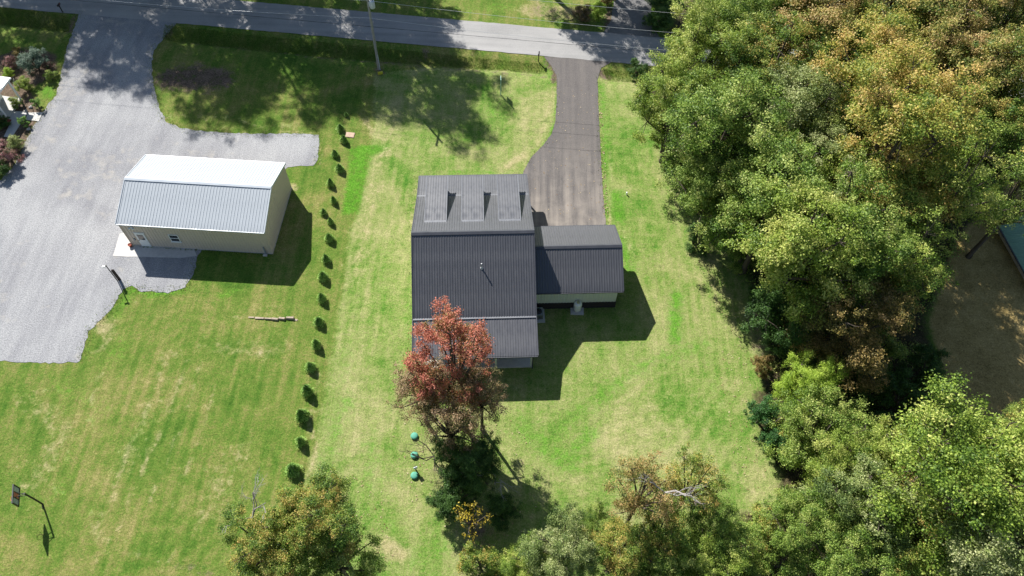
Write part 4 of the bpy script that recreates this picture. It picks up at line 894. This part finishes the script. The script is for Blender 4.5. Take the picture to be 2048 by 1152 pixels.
# ------------------------------------------------------------------ utility pole and wires
UP = P(758, 138)
pole = empty('utility_pole', UP, math.atan2(rdir.y, rdir.x), 'tall grey wooden utility pole with transformer on the verge by the road', 'utility pole')
MB().tube([(0, 0, -.5), (0, 0, 6), (0, 0, 12.2)], [.17, .14, .11], 12).build('shaft', M['pole'], pole)
tc = MB().lathe([(.05, 0), (.26, .04), (.29, .1), (.29, .85), (.26, .92), (.08, .98)], 16, (.45, -.05, 8.55)).build('transformer', M['grey_can'], pole)
for dx in (-.1, .1): MB().lathe([(.03, 0), (.05, .06), (.03, .12), (.045, .2), (.02, .26)], 8, (.45+dx, -.05, 9.5)).build('bushing', M['brick'], tc)
MB().box(.05, .2, -.1, .0, 8.7, 9.3).build('bracket', M['grey_can'], pole)
MB().box(-.08, .08, -1.2, 1.2, 11.4, 11.55).build('crossarm', M['pole'], pole)
for y in (-1.05, 0., 1.05): MB().lathe([(.04, 0), (.06, .05), (.035, .1), (.055, .16), (.02, .22)], 8, (0, y, 11.55)).build('insulator', M['grey_can'], pole)
MB().tube([(.16, -.1, -.1), (.15, -.1, 1.6), (.13, -.1, 2.2)], [.05, .05, .03], 8).build('conduit', M['grey_can'], pole)
def wire(label, z, off, x0, x1, sag):
    b = MB()
    for xa, xb in ((x0, 0), (0, x1)):
        pts = []
        for i in range(17):
            t = i/16; q = UP+rdir*(xa+(xb-xa)*t)+rnrm*off; pts.append((q.x, q.y, z-sag*4*t*(1-t)))
        b.tube(pts, .017, 4, False)
    tag(b.build('power_line', M['wire']), label, 'wire', 'overhead wires along the road')
wire('overhead wire along the road, on the middle insulator of the utility pole', 11.76, 0, -60, 60, .6)
wire('overhead wire along the road, at transformer height on the utility pole', 9.35, .1, -60, 60, .7)
wire('lowest overhead cable along the road, below the transformer', 7.3, -.15, -60, 60, .8)
ym = empty('marker_stake', P(761, 149), .3, 'small yellow marker on the grass at the foot of the utility pole', 'marker')
MB().box(-.3, .3, -.05, .05, .02, .42).build('plate', M['yellow'], ym); MB().tube([(-.2, 0, -.1), (-.2, 0, .3)], .02, 6).build('stake', M['black'], ym)

# ------------------------------------------------------------------ small things on the lots
lp = empty('lamp_post', P(235.3, 562), R_(20), 'thin black lamp post with a white lamp at the gravel edge', 'lamp post')
MB().tube([(0, 0, -.2), (0, 0, 2.66)], [.05, .045], 8).build('pole', M['black'], lp)
MB().box(-.34, -.05, -.07, .07, 2.52, 2.62).build('lamp_head', M['white'], lp); MB().box(-.07, .07, -.06, .06, 2.60, 2.70).build('cap', M['black'], lp)
wp = empty('timber_post', P(239.2, 559.5), R_(10), 'thick dark timber post beside the thin lamp post', 'post')
MB().box(-.10, .10, -.10, .10, -.2, 1.62).build('shaft', M['brown_post'], wp); MB().add([(-.12, -.12, 1.62), (.12, -.12, 1.62), (.12, .12, 1.62), (-.12, .12, 1.62), (0, 0, 1.72)], [(0, 1, 4), (1, 2, 4), (2, 3, 4), (3, 0, 4), (0, 3, 2, 1)]).build('cap', M['brown_post'], wp)

hb = P(85, 1008); hp = empty('basketball_hoop', hb, R_(180+18), 'black basketball hoop with framed backboard on the lower left lawn', 'basketball hoop')
MB().tube([(0, 0, -.2), (0, 0, 1.4), (.04, 0, 2.75)], .07, 8).build('pole', M['black'], hp)
bx0, bz = .62, 2.3
MB().tube([(.04, 0, 2.7), (.6, .2, 2.9)], .03, 6).build('arm', M['black'], hp); MB().tube([(.04, 0, 2.7), (.6, -.2, 2.9)], .03, 6).build('arm', M['black'], hp); MB().tube([(.03, 0, 2.3), (.6, 0, 2.45)], .03, 6).build('brace', M['black'], hp)
bd = MB().box(bx0, bx0+.03, -.72, .72, bz, bz+.9).build('backboard', M['board'], hp)
fr = MB(); fr.box(bx0-.03, bx0+.06, -.78, -.70, bz-.05, bz+.95); fr.box(bx0-.03, bx0+.06, .70, .78, bz-.05, bz+.95); fr.box(bx0-.03, bx0+.06, -.70, .70, bz-.05, bz+.05); fr.box(bx0-.03, bx0+.06, -.70, .70, bz+.86, bz+.95); fr.build('frame', M['black'], bd)
MB().box(bx0-.02, bx0+.05, -.26, -.19, bz+.05, bz+.86).build('upright', M['black'], bd); MB().box(bx0-.02, bx0+.05, .19, .26, bz+.05, bz+.86).build('upright', M['black'], bd)
MB().box(bx0-.012, bx0+.042, -.19, .19, bz+.1, bz+.8).build('printed_panel', M['red_print'], bd)
rim = [(bx0+.36+.23*math.cos(a_*math.pi/8), .23*math.sin(a_*math.pi/8), bz+.12) for a_ in range(17)]
rm = MB().tube(rim, .016, 6, False).build('rim', M['orange'], hp); nn = MB()
for a_ in range(12):
    t = a_*math.pi/6; nn.tube([(bx0+.36+.23*math.cos(t), .23*math.sin(t), bz+.12), (bx0+.36+.13*math.cos(t+.5), .13*math.sin(t+.5), bz-.28)], .006, 3, False)
nn.build('net', M['white'], rm)
MB().tube([(0, 0, .02), (-.05, .4, .04)], .05, 6).build('base_bracket', M['black'], hp)

for (u, v), t in (((829, 873), 'nearest the house, under bare branches'), ((829, 911), 'the middle one of three'), ((829, 952), 'farthest from the house')):
    e = empty('septic_lid', P(u, v), 0, 'round green plastic septic lid on the lawn, '+t, 'septic lid', 'green septic lids in a row')
    MB().lathe([(.27, -.1), (.27, .12), (.30, .12), (.31, .16), (.28, .20), (.20, .235), (.09, .25), (.02, .252)], 24).build('dome', M['green_plastic'], e)
    MB().lathe([(.28, .10), (.325, .11), (.325, .14), (.28, .15)], 24).build('collar', M['green_plastic'], e)
sp = empty('control_post', P(832, 940), .4, 'short pale control post between the two lower green septic lids', 'post')
MB().box(-.05, .05, -.05, .05, -.1, .85).build('post', M['brown_post'], sp); MB().box(-.16, .16, -.11, -.045, .55, .92).build('box', M['grey_can'], sp)

tk = P(1154, 620); tk = empty('propane_tank', (tk.x, tk.y, 0), 0, 'upright white propane tank on a concrete pad behind the garage', 'propane tank')
MB().box(-.62, .62, -.56, .5, -.05, .10).build('pad', M['concrete'], tk)
MB().lathe([(.26, .10), (.29, .2), (.36, .26), (.38, .34), (.38, 1.12), (.355, 1.22), (.28, 1.30), (.16, 1.34), (.02, 1.35)], 24).build('vessel', M['tank'], tk)
MB().lathe([(.15, 1.33), (.15, 1.48), (.12, 1.54), (.02, 1.56)], 16).build('valve_cover', M['tank_cap'], tk)
ac = P(1076, 632); ac = empty('air_conditioner', (ac.x, ac.y, 0), R_(3.75), 'grey air conditioner unit on a pad beside the house wall', 'air conditioner')
MB().box(-.5, .62, -.75, .75, -.05, .08).build('pad', M['concrete'], ac); MB().box(-.42, .42, -.42, .42, .08, .86).build('cabinet', M['unit'], ac)
MB().lathe([(.34, .86), (.34, .885), (.02, .90)], 20).build('fan_grille', M['fan'], ac)
for k in range(6): MB().box(-.425, .425, -.432, -.421, .16+k*.11, .2+k*.11).build('louvre', M['fan'], ac)

def mailbox(u, v, label, rz):
    e = empty('mailbox', P(u, v), rz, label, 'mailbox', 'roadside mailboxes')
    MB().box(-.05, .05, -.05, .05, -.1, 1.05).build('post', M['black'], e)
    b = MB(); pr_ = [(-.09, 0), (.09, 0), (.09, .13)]+[(.09*math.cos(a_), .13+.09*math.sin(a_)) for a_ in (.5, 1.0, 1.57, 2.14, 2.64)]+[(-.09, .13)]
    n = len(pr_); vs = [(x, y, 1.05+z) for y in (-.28, .28) for x, z in pr_]
    b.add(vs, [tuple(range(n)), tuple(range(2*n-1, n-1, -1))]+[(i, i+n, (i+1) % n+n, (i+1) % n) for i in range(n)]); bx = b.build('box', M['black'], e)
    MB().box(.09, .105, .05, .08, 1.1, 1.3).build('flag', M['red_print'], bx)
mailbox(1077, 122, 'black mailbox on a post left of the asphalt driveway mouth', R_(-5))
mailbox(126, 25, 'black mailbox on a post left of the gravel driveway mouth', R_(-5))
sg = empty('yard_sign', P(1001.5, 190), R_(93), 'pale green yard sign on a post, seen edge-on on the front lawn', 'sign')
MB().box(-.045, .045, -.045, .045, -.2, 2.3).build('post', M['pale_green'], sg); MB().box(-.05, .95, -.04, .04, 1.95, 2.05).build('arm', M['pale_green'], sg); MB().box(.10, .86, -.02, .02, 1.15, 1.92).build('panel', M['white'], sg)
cp = empty('cleanout_pipe', P(1253, 389), 0, 'small white cleanout pipe on the lush grass right of the driveway', 'pipe')
MB().lathe([(.07, -.1), (.07, .28)], 12).build('pipe', M['white'], cp); MB().lathe([(.085, .28), (.085, .34), (.03, .36)], 12).build('cap', M['white'], cp)
ul = empty('ground_box', P(700, 270), R_(-5), 'flat tan utility lid in the lawn beside the third evergreen', 'utility box')
MB().box(-.48, .48, -.36, .36, -.05, .05).build('slab', M['lid_tan'], ul); MB().box(-.40, -.02, -.28, .28, .05, .06).build('cover', M['lid_tan'], ul); MB().box(.02, .40, -.28, .28, .05, .06).build('cover', M['lid_tan'], ul)

# row of half-buried edging stones
A_, B_ = P(497, 634), P(598, 641); sr = random.Random(4); ds = (B_-A_)
er = empty('stone_edging', A_, math.atan2(ds.y, ds.x), 'low row of tan half-buried edging stones on the lawn below the shed', 'edging'); x = 0
while x < ds.length-.3:
    ln = sr.uniform(.5, .95) if x < ds.length*.85 else .35; hh = .05+.18*min(1, x/ds.length*1.6) if x < ds.length*.85 else .06; w2 = sr.uniform(.09, .13); dy = sr.uniform(-.04, .04)-.10*math.sin(x*1.3)
    b = MB(); j = lambda q: q+sr.uniform(-.03, .03)
    b.hexa([(x, dy-w2, -.1), (x+ln-.03, dy-w2, -.1), (x+ln-.03, dy+w2, -.1), (x, dy+w2, -.1), (j(x+.03), j(dy-w2+.03), j(hh)), (j(x+ln-.06), j(dy-w2+.03), j(hh)), (j(x+ln-.06), j(dy+w2-.03), j(hh)), (j(x+.03), j(dy+w2-.03), j(hh))])
    b.build('stone', M['stone'], er); x += ln

# ------------------------------------------------------------------ neighbour's porch and planting bed at the left edge
pc = P(17, 153, 3.3); NH = empty('neighbour_house', (pc.x, pc.y, 0), R_(-8), 'white-roofed porch corner of the neighbouring house at the left photo edge', 'house')
roof_slope(NH, -11, 0, -3.6, 3.25, .0, 3.05, M['galv_white'] if 'galv_white' in M else M['galv_trim'])
MB().box(-11, .05, .0, .12, 2.88, 3.04).build('gutter', M['white'], NH); MB().box(-.05, .06, -3.6, .0, 2.9, 3.10).build('fascia', M['white'], NH)
for y in (-.25, -3.2): MB().box(-.30, -.14, y-.08, y+.08, 0, 2.9).build('porch_post', M['white'], NH)
MB().box(-9, -.1, -3.3, -.15, -.1, .22).build('porch_floor', M['concrete'], NH)
for k in range(2): MB().box(-1.6, .3+.3*k-.3, -3.9-.0, -3.32, .0, .16-.07*k).build('brick_step', M['red_brick'], NH)
MB().box(-9, -2.2, -12, .0-.4, 0, 3.1).build('wall', M['cream'], NH)
ff = MB(); q = []
for i in range(7):
    t = i/6; ff_z = .05*math.sin(t*6); q.append((t, ff_z))
vs = [(.05+.02*math.sin(i*1.1), .1+t*.75, 2.3-.45*t+dz+hh) for i, (t, dz) in enumerate(q) for hh in (0, .45)]
flg = empty('porch_flag', (pc.x, pc.y, 0), R_(-8), 'small furled red and white flag hanging from the porch post', 'flag')
MB().tube([(-.2, -.1, 1.8), (.05, .1, 2.5), (.15, .3, 2.85)], .015, 6).build('staff', M['white'], flg)
for k in range(4):
    m_ = MB(); vs2 = []
    for i, (t, dz) in enumerate(q):
        for hh in (k*.11, k*.11+.108): vs2.append((.12+.25*t+.04*math.sin(i*1.3), .25-.15*t, 2.75-.9*t+hh-.2+dz))
    m_.add(vs2, [(2*i, 2*i+2, 2*i+3, 2*i+1) for i in range(6)]); m_.build('stripe', M['red_print'] if k % 2 == 0 else M['white'], flg)
GB = 'planting bed shrubs'
for a in [('shrub', 'large grey-green shrub in the mulch bed left of the gravel mouth', 68, 122, 1.2, 1.9, 'blue'), ('shrub', 'pinkish shrub in the mulch bed left of the large grey-green one', 20, 125, .7, .95, 'pink'), ('shrub', 'yellow-green shrub in the mulch bed above the white porch roof', 15, 145, .5, .8, 'lime'),
          ('shrub', 'orange-brown low plant above the large grey-green shrub', 36, 110, .4, .9, 'rust'), ('shrub', 'tufted pale green ornamental grass beside the porch post', 48, 172, .7, 1.15, 'yellowgreen'), ('shrub', 'dark green shrub right below the large grey-green one', 100, 150, .6, .85, 'green'),
          ('shrub', 'upright clipped boxwood above the garden path', 72, 206, .7, .62, 'evergreen'), ('shrub', 'round clipped boxwood below the garden path', 47, 243, .6, .62, 'evergreen'), ('shrub', 'white-flowering shrub below the porch path', 28, 285, .7, 1.1, 'greygreen'),
          ('shrub', 'large pink-flowering shrub at the left edge by the gravel', 14, 308, .9, 1.5, 'pink'), ('shrub', 'dark shrub at the left edge below the pink-flowering one', 3, 340, .6, 1.2, 'dark'), ('shrub', 'leafy plant under the porch post beside the brick steps', 30, 205, .6, .8, 'green'), ('shrub', 'dark plant left of the porch path', 3, 245, .6, 1.0, 'dark'),
          ('shrub', 'small dark shrub with pink tips right of the large grey-green one', 98, 135, .5, .8, 'pink')]: tree(*a, crown=BUSH[trnd.randrange(3)], group=GB, cat='shrub')
rk = bmesh.new(); bmesh.ops.create_icosphere(rk, subdivisions=2, radius=.22)
for v_ in rk.verts: v_.co *= 1+.25*math.sin(v_.co.x*19+v_.co.y*13); v_.co.z *= .7
rme = bpy.data.meshes.new('rock'); rk.to_mesh(rme); rk.free()
for u, v, t in ((58, 258, 'below the round boxwood'), (62, 214, 'above the garden path'), (52, 222, 'left of the upright boxwood')):
    tag(link('rock', rme, None, P(u, v, .06), M['rock']), 'small grey rock in the planting bed '+t, 'rock', 'rocks in the planting bed')

# shrubs across the road
for a in [('shrub', 'bright yellow-green shrub across the road beside the far driveway', 1196, 22, .9, 1.3, 'lime'), ('shrub', 'maroon-brown shrub across the road left of the yellow-green one', 1165, 30, .9, 1.5, 'mauve'), ('shrub', 'dark green hedge shrub right of the far driveway', 1318, 40, 1.2, 1.9, 'dark'), ('shrub', 'dark green hedge shrub right of the far driveway at the top edge', 1322, 5, 1.2, 1.9, 'dark'),
          ('shrub', 'brownish shrub across the road at the top edge', 1215, 0, .8, 1.3, 'brown')]: tree(*a, crown=BUSH[trnd.randrange(3)], group='shrubs across the road', cat='shrub')

# ------------------------------------------------------------------ outbuilding with green metal roof at the right edge
e0, e1 = P(1978, 415, .9), P(2052, 548, .9); dv = e1-e0
OB = empty('outbuilding', (e0.x, e0.y, 0), math.atan2(dv.y, dv.x), 'low outbuilding with teal green ribbed metal roof at the right photo edge', 'outbuilding')
ln = dv.length+3
roof_slope(OB, 0, ln, 0, .9, 4.2, 2.5, M['teal_roof']); roof_slope(OB, 0, ln, 8.4, .9, 4.2, 2.5, M['teal_roof']); ridge_cap(OB, 0, ln, 4.2, 2.5, .38, M['teal_roof'])
for y in (.3, 8.1): long_wall(OB, y, -1 if y < 1 else 1, .25, ln-.25, 0, .92, M['beige'])
zo = lambda y: .9+.381*min(y, 8.4-y)-.06
gable_wall(OB, ln-.25, 1, .3, 8.1, 0, zo, M['beige'], 4.2); gable_wall(OB, .25, -1, .3, 8.1, 0, zo, M['beige'], 4.2)
MB().box(0, ln, -.1, .0, .76, .88).build('gutter', M['charcoal_trim'], OB)
